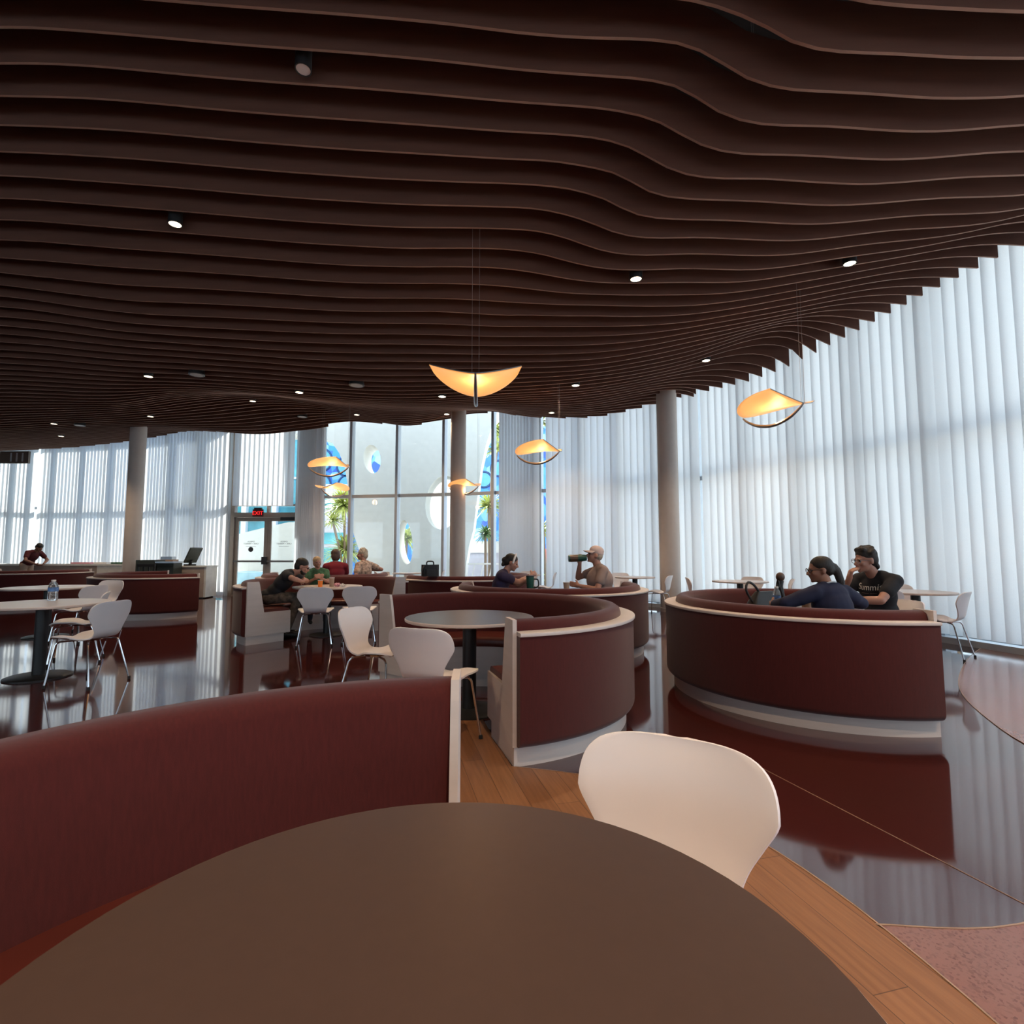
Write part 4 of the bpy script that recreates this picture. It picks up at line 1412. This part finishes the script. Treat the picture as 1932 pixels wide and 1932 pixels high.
# black bag on the large booth's table
bg = thing('hand_bag', 'black leather bag with long straps on the large booth table', 'bag', (2.38, 5.02, TT), R(20))
bm_ = []
for k in range(7):
    a = k / 6
    bm_.append((0.20 - 0.10 * a ** 1.6, 0.07 - 0.045 * a, 0.15 * a))
mb = MB()
vs, fs = [], []
for wx_, wy_, z in bm_:
    for x, y in rounded(-wx_, wx_, -wy_, wy_, min(wx_, wy_) * 0.7, 4):
        vs.append((x, y, z))
m_ = 20
for i in range(6):
    for k in range(m_):
        fs.append((i * m_ + k, i * m_ + (k + 1) % m_, (i + 1) * m_ + (k + 1) % m_, (i + 1) * m_ + k))
fs += [tuple(range(m_ - 1, -1, -1)), tuple(6 * m_ + k for k in range(m_))]
mb.add(vs, fs).build('body', M['bag'], bg)
for k, pth in enumerate([[(-0.16, -0.02, 0.04), (-0.24, -0.02, 0.16), (-0.20, 0, 0.235), (-0.13, 0, 0.21), (-0.06, 0, 0.13)], [(0.10, 0, 0.06), (0.17, 0, 0.20), (0.16, 0.0, 0.24), (0.20, 0, 0.14), (0.24, 0, 0.02)]]):
    MB().tube(lerp_path(pth, 6), 0.011, 8).build('strap', M['bag'], bg)
hp = thing('fabric_pouch', 'small brown pouch hanging on the straps behind the water bottle', 'pouch', (2.62, 5.2, TT))
MB().tube(lerp_path([(0, 0, 0), (0.0, 0, 0.12), (-0.01, 0, 0.19), (0, 0, 0.24)], 5), [0.035] * 5 + [0.03] * 5 + [0.032] * 6, 12).build('body', M['bag'], hp)
MB().ball((0, 0, 0.275), (0.042, 0.035, 0.045)).build('knot', M['tumblerb'], hp)
# black bag on the rim of the booth before the middle column
bb = thing('back_pack', 'black backpack on the booth rim beside the middle column', 'bag', (-1.42, 9.22, 0.846), R(20))
MB().slab(rounded(-0.15, 0.15, -0.07, 0.07, 0.05), 0, 0.20).build('body', M['bag'], bb)
MB().tube(lerp_path([(-0.06, 0, 0.19), (-0.05, 0, 0.25), (0.05, 0, 0.25), (0.06, 0, 0.19)], 4), 0.012, 8).build('top_handle', M['bag'], bb)
MB().tube(lerp_path([(-0.12, -0.07, 0.18), (-0.16, -0.11, 0.10), (-0.12, -0.07, 0.02)], 4), 0.014, 8).build('strap', M['bag'], bb)
MB().slab(rounded(-0.09, 0.09, -0.02, 0.02, 0.015), 0.02, 0.12).build('front_pocket', M['bag'], bb, loc=(0, -0.08, 0))
# ================================================================ people
def capsule(mb, p, q, ra, rb, n=14, m=5):
    p, q = Vector(p), Vector(q)
    d = q - p
    L = d.length
    d = d / L if L > 1e-6 else Vector((0, 0, 1))
    ref = Vector((0, 0, 1)) if abs(d.z) < 0.9 else Vector((1, 0, 0))
    a = (ref - d * ref.dot(d)).normalized()
    b = d.cross(a)
    rings = []
    for k in range(m + 1):
        t = PI / 2 * (1 - k / m)
        rings.append((p - d * ra * math.sin(t), max(1e-4, ra * math.cos(t))))
    for k in range(m + 1):
        t = PI / 2 * k / m
        rings.append((q + d * rb * math.sin(t), max(1e-4, rb * math.cos(t))))
    vs = [c + (a * math.cos(2 * PI * i / n) + b * math.sin(2 * PI * i / n)) * r for c, r in rings for i in range(n)]
    fs = [(j * n + i, j * n + (i + 1) % n, (j + 1) * n + (i + 1) % n, (j + 1) * n + i) for j in range(len(rings) - 1) for i in range(n)]
    fs += [tuple(range(n - 1, -1, -1)), tuple((len(rings) - 1) * n + i for i in range(n))]
    mb.add(vs, fs)


def ellipsoid(mb, c, r, rot=None, n=18, m=12):
    t = MB().ball((0, 0, 0), r, n, m)
    rot = rot or Matrix.Identity(3)
    mb.add([Vector(c) + rot @ Vector(v) for v in t.v], t.f)


def skin_over(prims, name, m, parent, voxel=0.009, smooth=4, grow=0.0):
    """one continuous surface over a set of overlapping rounded volumes"""
    mb = MB()
    for pr in prims:
        if pr[0] == 'c':
            capsule(mb, pr[1], pr[2], pr[3] + grow, pr[4] + grow)
        else:
            r = pr[2]
            ellipsoid(mb, pr[1], (r[0] + grow, r[1] + grow, r[2] + grow), pr[3] if len(pr) > 3 else None)
    me = bpy.data.meshes.new(name)
    me.from_pydata(mb.v, [], mb.f)
    bm = bmesh.new()
    bm.from_mesh(me)
    bmesh.ops.recalc_face_normals(bm, faces=bm.faces)
    bm.to_mesh(me)
    bm.free()
    ob = bpy.data.objects.new(name + '_tmp', me)
    COL.objects.link(ob)
    rm = ob.modifiers.new('r', 'REMESH')
    rm.mode = 'VOXEL'
    rm.voxel_size = voxel
    sm = ob.modifiers.new('s', 'SMOOTH')
    sm.iterations = smooth
    sm.factor = 0.5
    bpy.context.view_layer.update()
    out = bpy.data.meshes.new_from_object(ob.evaluated_get(bpy.context.evaluated_depsgraph_get()))
    bpy.data.objects.remove(ob)
    bpy.data.meshes.remove(me)
    for p in out.polygons:
        p.use_smooth = True
    out.materials.clear()
    out.materials.append(m)
    out.name = name
    return put(name, out, parent)


def arm_bend(s, h, l1, l2, pole):
    s, h, pole = Vector(s), Vector(h), Vector(pole)
    d = h - s
    D = min(d.length, (l1 + l2) * 0.995)
    u = d.normalized()
    h = s + u * D
    a = (l1 * l1 - l2 * l2 + D * D) / (2 * D)
    hh = math.sqrt(max(0.0, l1 * l1 - a * a))
    w = pole - u * pole.dot(u)
    w.normalize()
    return s + u * a + w * hh, h


def hand(prims, wrist, d, nrm, curl, sgn):
    """palm and five bent fingers; d along the hand, nrm out of the palm, curl 0..1"""
    wrist, d = Vector(wrist), Vector(d).normalized()
    nrm = Vector(nrm)
    nrm = (nrm - d * nrm.dot(d)).normalized()
    s = d.cross(nrm) * sgn
    prims.append(('c', wrist, wrist + d * 0.03, 0.026, 0.028))
    for o in (-0.022, 0.0, 0.022):
        prims.append(('c', wrist + d * 0.025 + s * o * 0.8, wrist + d * 0.082 + s * o, 0.017, 0.0135))
    for o, l in ((-0.030, 0.062), (-0.010, 0.076), (0.010, 0.080), (0.029, 0.072)):
        b = wrist + d * 0.086 + s * o
        ang = curl * 0.9
        p, dd = b, d.copy()
        for f, r in ((0.45, 0.0095), (0.32, 0.0088), (0.23, 0.008)):
            dd = (dd * math.cos(ang) + nrm * math.sin(ang)).normalized() if True else dd
            q = p + dd * l * f
            prims.append(('c', p, q, r, r * 0.94))
            p = q
            nn = nrm - dd * nrm.dot(dd)
            if nn.length > 1e-3:
                nn.normalize()
            ang = curl * 0.8
    tb_ = wrist + d * 0.03 + s * 0.026
    t1 = tb_ + (d * 0.5 + s * 0.75 + nrm * 0.35 * (0.4 + curl)).normalized() * 0.038
    t2 = t1 + (d * 0.8 + s * 0.1 + nrm * (0.2 + 0.5 * curl)).normalized() * 0.032
    prims.append(('c', tb_, t1, 0.014, 0.011))
    prims.append(('c', t1, t2, 0.0105, 0.009))


def person(label, x, y, facing, seat=0.47, k=1.0, lean=8, twist=0, sidelean=0, head=(0, 0, 0), hands=None, wear='charcoal', legs='denim', skin='skin',
           hair='short', hairm='hair_d', voxel=0.009, fat=1.0, stand=False, poles=None, sleeve=0.55, curl=(0.5, 0.5), headfwd=0.0, footz=0.0, long_sleeve=False):
    root = thing('person', label, 'person', (x, y, 0), facing)
    V = Vector
    Rt = (Matrix.Rotation(R(twist), 3, 'Z') @ Matrix.Rotation(R(-lean), 3, 'X') @ Matrix.Rotation(R(sidelean), 3, 'Y'))
    P = V((0, 0, seat + 0.105 * k))
    T = lambda a, b, c: P + Rt @ V((a * k, b * k, c * k))
    f = fat
    torso = [('e', P + V((0, 0.0, 0.0)), (0.165 * k * f, 0.125 * k * f, 0.105 * k)),
             ('e', T(0, 0.015 * f, 0.12), (0.145 * k * f, 0.108 * k * f, 0.15 * k), Rt),
             ('e', T(0, 0.01, 0.30), (0.158 * k * (0.5 + 0.5 * f), 0.112 * k * f, 0.17 * k), Rt),
             ('e', T(0, -0.015, 0.40), (0.150 * k * (0.6 + 0.4 * f), 0.085 * k * (0.5 + 0.5 * f), 0.10 * k), Rt),
             ('c', T(-0.135, -0.01, 0.435), T(0.135, -0.01, 0.435), 0.058 * k, 0.058 * k),
             ('c', T(-0.07, -0.01, 0.46), T(0.07, -0.01, 0.46), 0.055 * k, 0.055 * k)]
    nb_ = T(0, -0.005, 0.47)
    Rh = Matrix.Rotation(R(head[0]), 3, 'Z') @ Matrix.Rotation(R(head[1]), 3, 'X') @ Matrix.Rotation(R(head[2]), 3, 'Y')
    hc_ = nb_ + Rt @ V((0, (0.02 + headfwd) * k, 0.07 * k)) + Rh @ V((0, 0.018 * k, 0.105 * k))
    H = lambda a, b, c: hc_ + Rh @ V((a * k, b * k, c * k))
    hp = [('c', nb_ + V((0, 0, -0.02)), H(0, -0.02, -0.06), 0.057 * k, 0.052 * k),
          ('e', H(0, -0.012, 0.03), (0.072 * k, 0.092 * k, 0.086 * k), Rh),
          ('e', H(0, 0.022, -0.03), (0.060 * k, 0.066 * k, 0.082 * k), Rh),
          ('e', H(0, 0.040, -0.078), (0.042 * k, 0.044 * k, 0.032 * k), Rh),
          ('e', H(0, 0.072, -0.098), (0.020 * k, 0.016 * k, 0.015 * k), Rh),
          ('e', H(0, 0.076, 0.016), (0.046 * k, 0.013 * k, 0.011 * k), Rh),
          ('c', H(0, 0.084, 0.006), H(0, 0.108, -0.030), 0.009 * k, 0.0135 * k),
          ('c', H(-0.011, 0.096, -0.032), H(0.011, 0.096, -0.032), 0.010 * k, 0.010 * k),
          ('e', H(0, 0.085, -0.056), (0.022 * k, 0.011 * k, 0.0065 * k), Rh),
          ('e', H(0, 0.083, -0.068), (0.019 * k, 0.011 * k, 0.0065 * k), Rh),
          ('e', H(-0.035, 0.062, -0.028), (0.024 * k, 0.022 * k, 0.022 * k), Rh),
          ('e', H(0.035, 0.062, -0.028), (0.024 * k, 0.022 * k, 0.022 * k), Rh),
          ('e', H(-0.074, -0.008, -0.012), (0.011 * k, 0.021 * k, 0.032 * k), Rh),
          ('e', H(0.074, -0.008, -0.012), (0.011 * k, 0.021 * k, 0.032 * k), Rh)]
    body = list(torso) + hp
    shirt = list(torso[1:])
    shirt.append(('e', P + V((0, 0, 0.03 * k)), (0.155 * k * f, 0.118 * k * f, 0.08 * k)))
    pants = [torso[0]]
    hands = hands or {}
    poles = poles or {}
    tips = {}
    feet = []
    for sg, nm in ((-1, 'L'), (1, 'R')):
        S = T(sg * 0.178, -0.01, 0.425)
        if nm in hands:
            tgt = V(hands[nm])
        else:
            tgt = V((sg * 0.12, 0.36, 0.83))
        pole = V(poles.get(nm, (sg * 0.7, -0.3, -1.0)))
        E_, W_ = arm_bend(S, tgt, 0.275 * k, 0.245 * k, pole)
        up = [('e', S, (0.060 * k, 0.058 * k, 0.058 * k)), ('c', S, S.lerp(E_, 0.5), 0.052 * k, 0.047 * k), ('c', S.lerp(E_, 0.5), E_, 0.046 * k, 0.038 * k)]
        fo = [('c', E_, E_.lerp(W_, 0.35), 0.039 * k, 0.039 * k), ('c', E_.lerp(W_, 0.35), W_, 0.039 * k, 0.026 * k)]
        body += up + fo
        d = (W_ - E_).normalized()
        inward = V((-sg, 0, 0)) if nm not in (hands.get('pal') or {}) else V(hands['pal'][nm])
        hand(body, W_, d if 'dir' not in hands or nm not in hands['dir'] else V(hands['dir'][nm]), inward, curl[0 if sg < 0 else 1], sg)
        shirt += [('e', S, (0.060 * k, 0.058 * k, 0.058 * k)), ('c', S, S.lerp(E_, sleeve), 0.056 * k, 0.054 * k)]
        if long_sleeve:
            shirt += [('c', S.lerp(E_, 0.5), E_, 0.050 * k, 0.045 * k), ('c', E_, E_.lerp(W_, 0.9), 0.044 * k, 0.034 * k)]
        tips[nm] = W_
        hipj = P + V((sg * 0.085 * k, 0.02, -0.01))
        if stand:
            kn, an = hipj + V((sg * 0.02, 0.03, -0.43 * k)), V((hipj.x + sg * 0.02, hipj.y - 0.02, 0.08))
        else:
            kn = hipj + V((sg * 0.05, 0.40 * k, 0.0))
            an = V((kn.x, kn.y - 0.15 * k, 0.08 + footz))
        lg = [('c', hipj, kn, 0.082 * k * f ** 0.5, 0.056 * k), ('c', kn, kn.lerp(an, 0.4), 0.055 * k, 0.053 * k), ('c', kn.lerp(an, 0.4), an, 0.053 * k, 0.037 * k)]
        body += lg + [('c', an + V((0, -0.03, -0.035)), an + V((0, 0.13 * k, -0.048)), 0.036 * k, 0.030 * k)]
        pants += lg
        feet.append((an + V((0, -0.035, -0.036)), an + V((0, 0.135 * k, -0.046))))
    b = skin_over(body, 'body', M[skin], root, voxel, 3)
    skin_over(shirt, 'shirt', M[wear], root, 0.012, 5, 0.012)
    skin_over(pants, 'trousers', M[legs], root, 0.014, 4, 0.011)
    for a_, b_ in feet:
        sm_ = MB()
        capsule(sm_, a_, b_, 0.043 * k, 0.038 * k)
        sm_.build('shoe', M['bag'], root)
    # eyes
    for sx in (-0.030, 0.030):
        MB().ball(H(sx, 0.079, 0.0), 0.0085 * k, 10, 8).build('eye', M['hair_d'], root)
    hs_ = []
    if hair in ('short', 'messy'):
        hs_ = [('e', H(0, -0.022, 0.052), (0.083 * k, 0.098 * k, 0.078 * k), Rh), ('e', H(0, -0.055, 0.0), (0.076 * k, 0.064 * k, 0.085 * k), Rh)]
        if hair == 'messy':
            rr = random.Random(4)
            for i in range(16):
                a = rr.uniform(0, 2 * PI)
                e = rr.uniform(0.1, 1.3)
                if math.sin(a) > 0.3 and e < 0.8:
                    continue
                hs_.append(('e', H(0.078 * math.cos(a) * math.cos(e), -0.02 + 0.09 * math.sin(a) * math.cos(e), 0.055 + 0.075 * math.sin(e)), (0.024 * k, 0.024 * k, 0.02 * k)))
            hs_ += [('c', H(-0.04, 0.034, 0.100), H(0.04, 0.036, 0.10), 0.026 * k, 0.026 * k), ('e', H(0, -0.092, -0.07), (0.055 * k, 0.03 * k, 0.04 * k), Rh)]
    elif hair == 'bob':
        hs_ = [('e', H(0, -0.022, 0.05), (0.086 * k, 0.10 * k, 0.08 * k), Rh), ('e', H(0, -0.05, -0.02), (0.088 * k, 0.07 * k, 0.10 * k), Rh)]
    elif hair == 'ponytail':
        hs_ = [('e', H(0, -0.024, 0.045), (0.084 * k, 0.099 * k, 0.080 * k), Rh), ('e', H(0, -0.065, 0.01), (0.074 * k, 0.062 * k, 0.08 * k), Rh), ('e', H(0, -0.12, 0.0), (0.045 * k, 0.045 * k, 0.05 * k), Rh),
               ('c', H(0, -0.145, -0.02), H(0, -0.165, -0.13), 0.036 * k, 0.034 * k), ('c', H(0, -0.165, -0.13), H(0, -0.155, -0.24), 0.034 * k, 0.016 * k)]
    elif hair == 'bun':
        hs_ = [('e', H(0, -0.024, 0.045), (0.083 * k, 0.098 * k, 0.082 * k), Rh), ('e', H(0, -0.06, 0.0), (0.076 * k, 0.062 * k, 0.08 * k), Rh), ('e', H(0.0, -0.115, -0.005), (0.05 * k, 0.04 * k, 0.045 * k), Rh),
               ('e', H(0.02, -0.105, -0.07), (0.035 * k, 0.03 * k, 0.035 * k), Rh)]
    elif hair == 'curly':
        rr = random.Random(8)
        hs_ = [('e', H(0, -0.022, 0.05), (0.086 * k, 0.10 * k, 0.082 * k), Rh), ('e', H(0, -0.06, -0.01), (0.082 * k, 0.062 * k, 0.09 * k), Rh)]
        for i in range(26):
            a = rr.uniform(0, 2 * PI)
            e = rr.uniform(-0.1, 1.4)
            if math.sin(a) > 0.5 and e < 0.6:
                continue
            hs_.append(('e', H(0.082 * math.cos(a) * math.cos(e), -0.025 + 0.094 * math.sin(a) * math.cos(e), 0.05 + 0.08 * math.sin(e)), (0.022 * k, 0.022 * k, 0.02 * k)))
    elif hair == 'capped':
        hs_ = [('e', H(0, -0.05, -0.005), (0.076 * k, 0.06 * k, 0.065 * k), Rh)]
    if hs_:
        skin_over(hs_, 'hair', M[hairm], root, 0.010, 2)
    root_H = H
    return root, H, Rh, k, tips, T, Rt


def in_world(root, p):
    return Matrix.Translation(root.location) @ Matrix.Rotation(root.rotation_euler.z, 4, 'Z') @ Vector(p)


def glasses(root, H, k, m='black'):
    mb = MB()
    for sx in (-1, 1):
        c = [H(sx * 0.034 + 0.026 * math.cos(2 * PI * i / 16), 0.094, 0.0 + 0.020 * math.sin(2 * PI * i / 16)) for i in range(17)]
        mb.tube(c, 0.0028, 5, caps=False)
        mb.tube([H(sx * 0.06, 0.092, 0.004), H(sx * 0.079, 0.03, 0.004), H(sx * 0.078, -0.01, -0.002)], 0.0028, 5)
    mb.tube([H(-0.008, 0.097, 0.003), H(0.008, 0.097, 0.003)], 0.0028, 5)
    mb.build('glasses', M[m], root)


def to_local(root, p):
    return (Matrix.Translation(root.location) @ Matrix.Rotation(root.rotation_euler.z, 4, 'Z')).inverted() @ Vector(p)


def look(dx, dy):
    return math.atan2(dy, dx) - PI / 2


# woman in navy, back towards us, looking to the side
r_, H, Rh, k, tips, T, Rt = person('woman in a navy top with glasses and a ponytail, back turned, in the large booth', 2.59, 4.18, look(-0.12, 1.0), k=0.89, seat=0.478, lean=19, twist=12, head=(74, -6, 0),
       hands={'L': (-0.36, 0.33, 0.82), 'R': (0.26, 0.42, 0.83)}, wear='navy', skin='skin2', hair='ponytail', voxel=0.0085, fat=1.22, long_sleeve=True, poles={'L': (-1, 0.1, -0.35), 'R': (1, -0.1, -0.4)})
glasses(r_, H, k)
MB().tube([T(0.075 * math.cos(a), -0.01 + 0.07 * math.sin(a), 0.485 - 0.02 * math.sin(a)) for a in [2 * PI * i / 20 for i in range(21)]], 0.007, 6, caps=False).build('collar', M['frame'], r_)
# man in dark printed T-shirt
r_, H, Rh, k, tips, T, Rt = person('man in a dark printed T-shirt, hand at his mouth, beside the woman in navy', 3.60, 5.16, look(-1.0, -0.04), k=1.0, lean=14, twist=16, head=(4, -6, 0),
       hands={'L': (-0.16, 0.46, 0.81), 'R': (-0.05, 0.38, 0.99), 'dir': {'R': (-0.22, -0.10, 0.95)}, 'pal': {'R': (-0.2, -1, 0)}}, wear='charcoal', skin='skin', hair='messy', hairm='hair_d', voxel=0.0085,
       curl=(0.4, 0.9), poles={'R': (0.8, 0.3, -1.0), 'L': (-0.9, -0.2, -0.7)}, headfwd=0.05, seat=0.465)
glasses(r_, H, k, 'steel')
shirt = [c for c in r_.children if c.name.startswith('shirt')][0]
bv = BVHTree.FromPolygons([v.co for v in shirt.data.vertices], [tuple(p.vertices) for p in shirt.data.polygons])


def print_on(txt, size, base, m, name):
    o = lettering(txt, size, name, m, r_, (0, 0, 0), (0, 0, 0), depth=0.0)
    bm = bmesh.new()
    bm.from_mesh(o.data)
    bmesh.ops.triangulate(bm, faces=bm.faces)
    bmesh.ops.subdivide_edges(bm, edges=bm.edges, cuts=1)
    for v in bm.verts:
        # letters run along the wearer's own right-to-left so that they read from the front
        q = T(-v.co.x, 0.5, base + v.co.y)
        hit = bv.ray_cast(q, Rt @ Vector((0, -1, 0)))
        v.co = (hit[0] + Rt @ Vector((0, 0.004, 0))) if hit[0] else q
    bm.to_mesh(o.data)
    bm.free()
    return o


print_on('Summit', 0.078, 0.365, M['counterw'], 'shirt_lettering')
print_on('mmmm mmm'.replace('m', '\u2013'), 0.04, 0.325, M['kraft'], 'shirt_print')
MB().tube([Vector(tips['L']) + Vector((0.031 * math.cos(a), 0.006, 0.031 * math.sin(a))) for a in [2 * PI * i / 16 for i in range(17)]], 0.007, 6, caps=False).build('wrist_watch', M['black'], r_)
# woman with the headband
r_, H, Rh, k, tips, T, Rt = person('woman with a white headband and dark T-shirt, reaching over her table', -0.27, 7.22, look(1.0, -0.05), k=0.93, seat=0.485, lean=24, twist=-4, head=(0, -22, 0),
       hands={'L': (0.10, 0.50, 0.90), 'R': (-0.06, 0.52, 0.94)}, wear='purple', skin='skin', hair='bun', hairm='hair_d', voxel=0.009, curl=(0.7, 0.7))
hbnd = [H(0.088 * math.cos(a), 0.02 - 0.005 * math.sin(a), 0.035 + 0.097 * math.sin(a)) for a in [-0.35 + (PI + 0.7) * i / 20 for i in range(21)]]
MB().tube(hbnd, 0.014, 8).build('headband', M['paper'], r_)
# drinking man in a cap
r_, H, Rh, k, tips, T, Rt = person('man in a pale cap and taupe T-shirt drinking from a large tumbler', 1.24, 7.15, look(-1.0, -0.06), k=1.0, seat=0.485, lean=10, head=(0, 12, 0), headfwd=0.02,
       hands={'R': (0.058, 0.32, 1.105), 'L': (-0.16, 0.37, 0.82), 'dir': {'R': (0.0, 0.12, 0.99)}, 'pal': {'R': (-1, 0, 0)}}, wear='taupe', skin='skin', hair='capped', hairm='hair_g', voxel=0.009, fat=1.5,
       poles={'R': (0.7, 0.25, -1)}, curl=(0.4, 0.85))
capv = skin_over([('e', H(0, -0.014, 0.058), (0.084 * k, 0.101 * k, 0.072 * k), Rh), ('e', H(0, -0.03, 0.03), (0.083 * k, 0.085 * k, 0.05 * k), Rh)], 'cap', M['cap'], r_, 0.009, 3)
vis = MB()
rows = []
for i in range(9):
    a = PI * (0.12 + 0.76 * i / 8)
    rows.append([H(0.082 * math.cos(a) * (1 + 0.12 * q), -0.005 + (0.088 + 0.085 * q) * math.sin(a), 0.045 - 0.018 * q - 0.02 * q * math.cos(a) ** 2) for q in (0, 0.5, 1)])
vo_ = vis.grid(rows).build('cap_visor', M['cap'], capv)
vo_.modifiers.new('thickness', 'SOLIDIFY').thickness = 0.006
mouth = in_world(r_, H(0, 0.105, -0.062))
dcup = thing('drink_tumbler', 'dark brown tumbler tipped to the mouth of the cap-wearing man', 'tumbler', mouth)
dcup.rotation_euler = (R(0), R(-92), R(3))
MB().lathe([(0.040, 0.0), (0.046, 0.06), (0.047, 0.21), (0.044, 0.245)], 24).build('body', M['tumbler'], dcup)
MB().lathe([(0.048, 0.12), (0.0485, 0.225)], 24, caps=False).build('band', M['tumblerb'], dcup)
# man kissing the child
r_, H, Rh, k, tips, T, Rt = person('bearded man in a black T-shirt bending over to kiss the child', -3.64, 7.98, look(0.94, 0.33), k=1.0, seat=0.485, lean=41, twist=-6, head=(-4, -20, 0), headfwd=0.06,
       hands={'L': (-0.02, 0.47, 0.83), 'R': (0.24, 0.46, 0.83)}, wear='charcoal', legs='camo', skin='skin', hair='short', hairm='hair_d', voxel=0.009, poles={'R': (1, -0.3, 0.15), 'L': (-1, -0.3, 0.15)})
skin_over([('e', H(0, 0.045, -0.085), (0.047 * k, 0.046 * k, 0.036 * k), Rh), ('c', H(-0.05, 0.02, -0.07), H(0.05, 0.02, -0.07), 0.022, 0.022)], 'beard', M['hair_d'], r_, 0.009, 2)
glasses(r_, H, k)
# child
r_, H, Rh, k, tips, T, Rt = person('small blond child in a green top being kissed at the table', -3.215, 8.79, look(0.45, -0.9), k=0.76, lean=4, head=(6, -4, 10), seat=0.53, hands={'L': (-0.04, 0.28, 0.84), 'R': (0.06, 0.26, 0.84)},
       wear='greent', skin='skin', hair='bob', hairm='hair_l', voxel=0.009, footz=0.12)
# red-shirted person and grey-haired woman
person('dark-haired person in a red shirt seen from behind', -3.34, 10.09, look(-0.5, 0.85), k=0.96, seat=0.485, lean=6, head=(8, -6, 0), wear='redshirt', skin='skin', hair='bob', hairm='hair_b', voxel=0.010, fat=1.1)
person('grey-haired woman in a patterned blouse facing the red-shirted person', -2.96, 10.72, look(-0.95, 0.1), k=0.98, seat=0.485, lean=4, twist=-20, head=(20, -4, 0), wear='print', skin='skin', hair='curly', hairm='hair_g', voxel=0.010, fat=1.15,
       hands={'L': (-0.22, 0.30, 0.80), 'R': (0.30, 0.02, 0.90)}, poles={'R': (1, -0.6, -0.6)})
# bending person far off
person('person in a maroon shirt bending over beside the long tan counter', -14.35, 15.7, look(1.0, -0.15), k=1.0, lean=36, seat=0.80, stand=True, head=(0, -40, 0), hands={'L': (-0.12, 0.46, 0.93), 'R': (0.12, 0.44, 0.93)},
       wear='maroon', legs='kraft', skin='skin2', hair='short', hairm='hair_d', voxel=0.011, poles={'L': (-1, 0, -0.3), 'R': (1, 0, -0.3)})

# ================================================================ light
w = bpy.data.worlds.new('sky')
SC.world = w
w.use_nodes = True
bg = w.node_tree.nodes['Background']
bg.inputs['Color'].default_value = (0.72, 0.86, 1.0, 1)
bg.inputs['Strength'].default_value = 1.5
sl = bpy.data.lights.new('sun', 'SUN')
sl.energy = 12.0
sl.angle = R(0.6)
sl.color = (1.0, 0.95, 0.86)
so = bpy.data.objects.new('sun', sl)
COL.objects.link(so)
so.rotation_euler = Vector((0.37, -0.66, -0.66)).to_track_quat('-Z', 'Y').to_euler()
so.location = (-20, 40, 30)

SC.view_settings.view_transform = 'Standard'
SC.view_settings.look = 'None'
SC.view_settings.exposure = 1.0
SC.view_settings.gamma = 1.0
SC.view_settings.use_curve_mapping = False
cy = SC.cycles
cy.max_bounces = 7
cy.diffuse_bounces = 3
cy.use_adaptive_sampling = True
cy.adaptive_threshold = 0.03
cy.glossy_bounces = 3
cy.transmission_bounces = 4
cy.transparent_max_bounces = 12
cy.sample_clamp_indirect = 6
cy.caustics_reflective = False
cy.caustics_refractive = False
cy.use_denoising = True
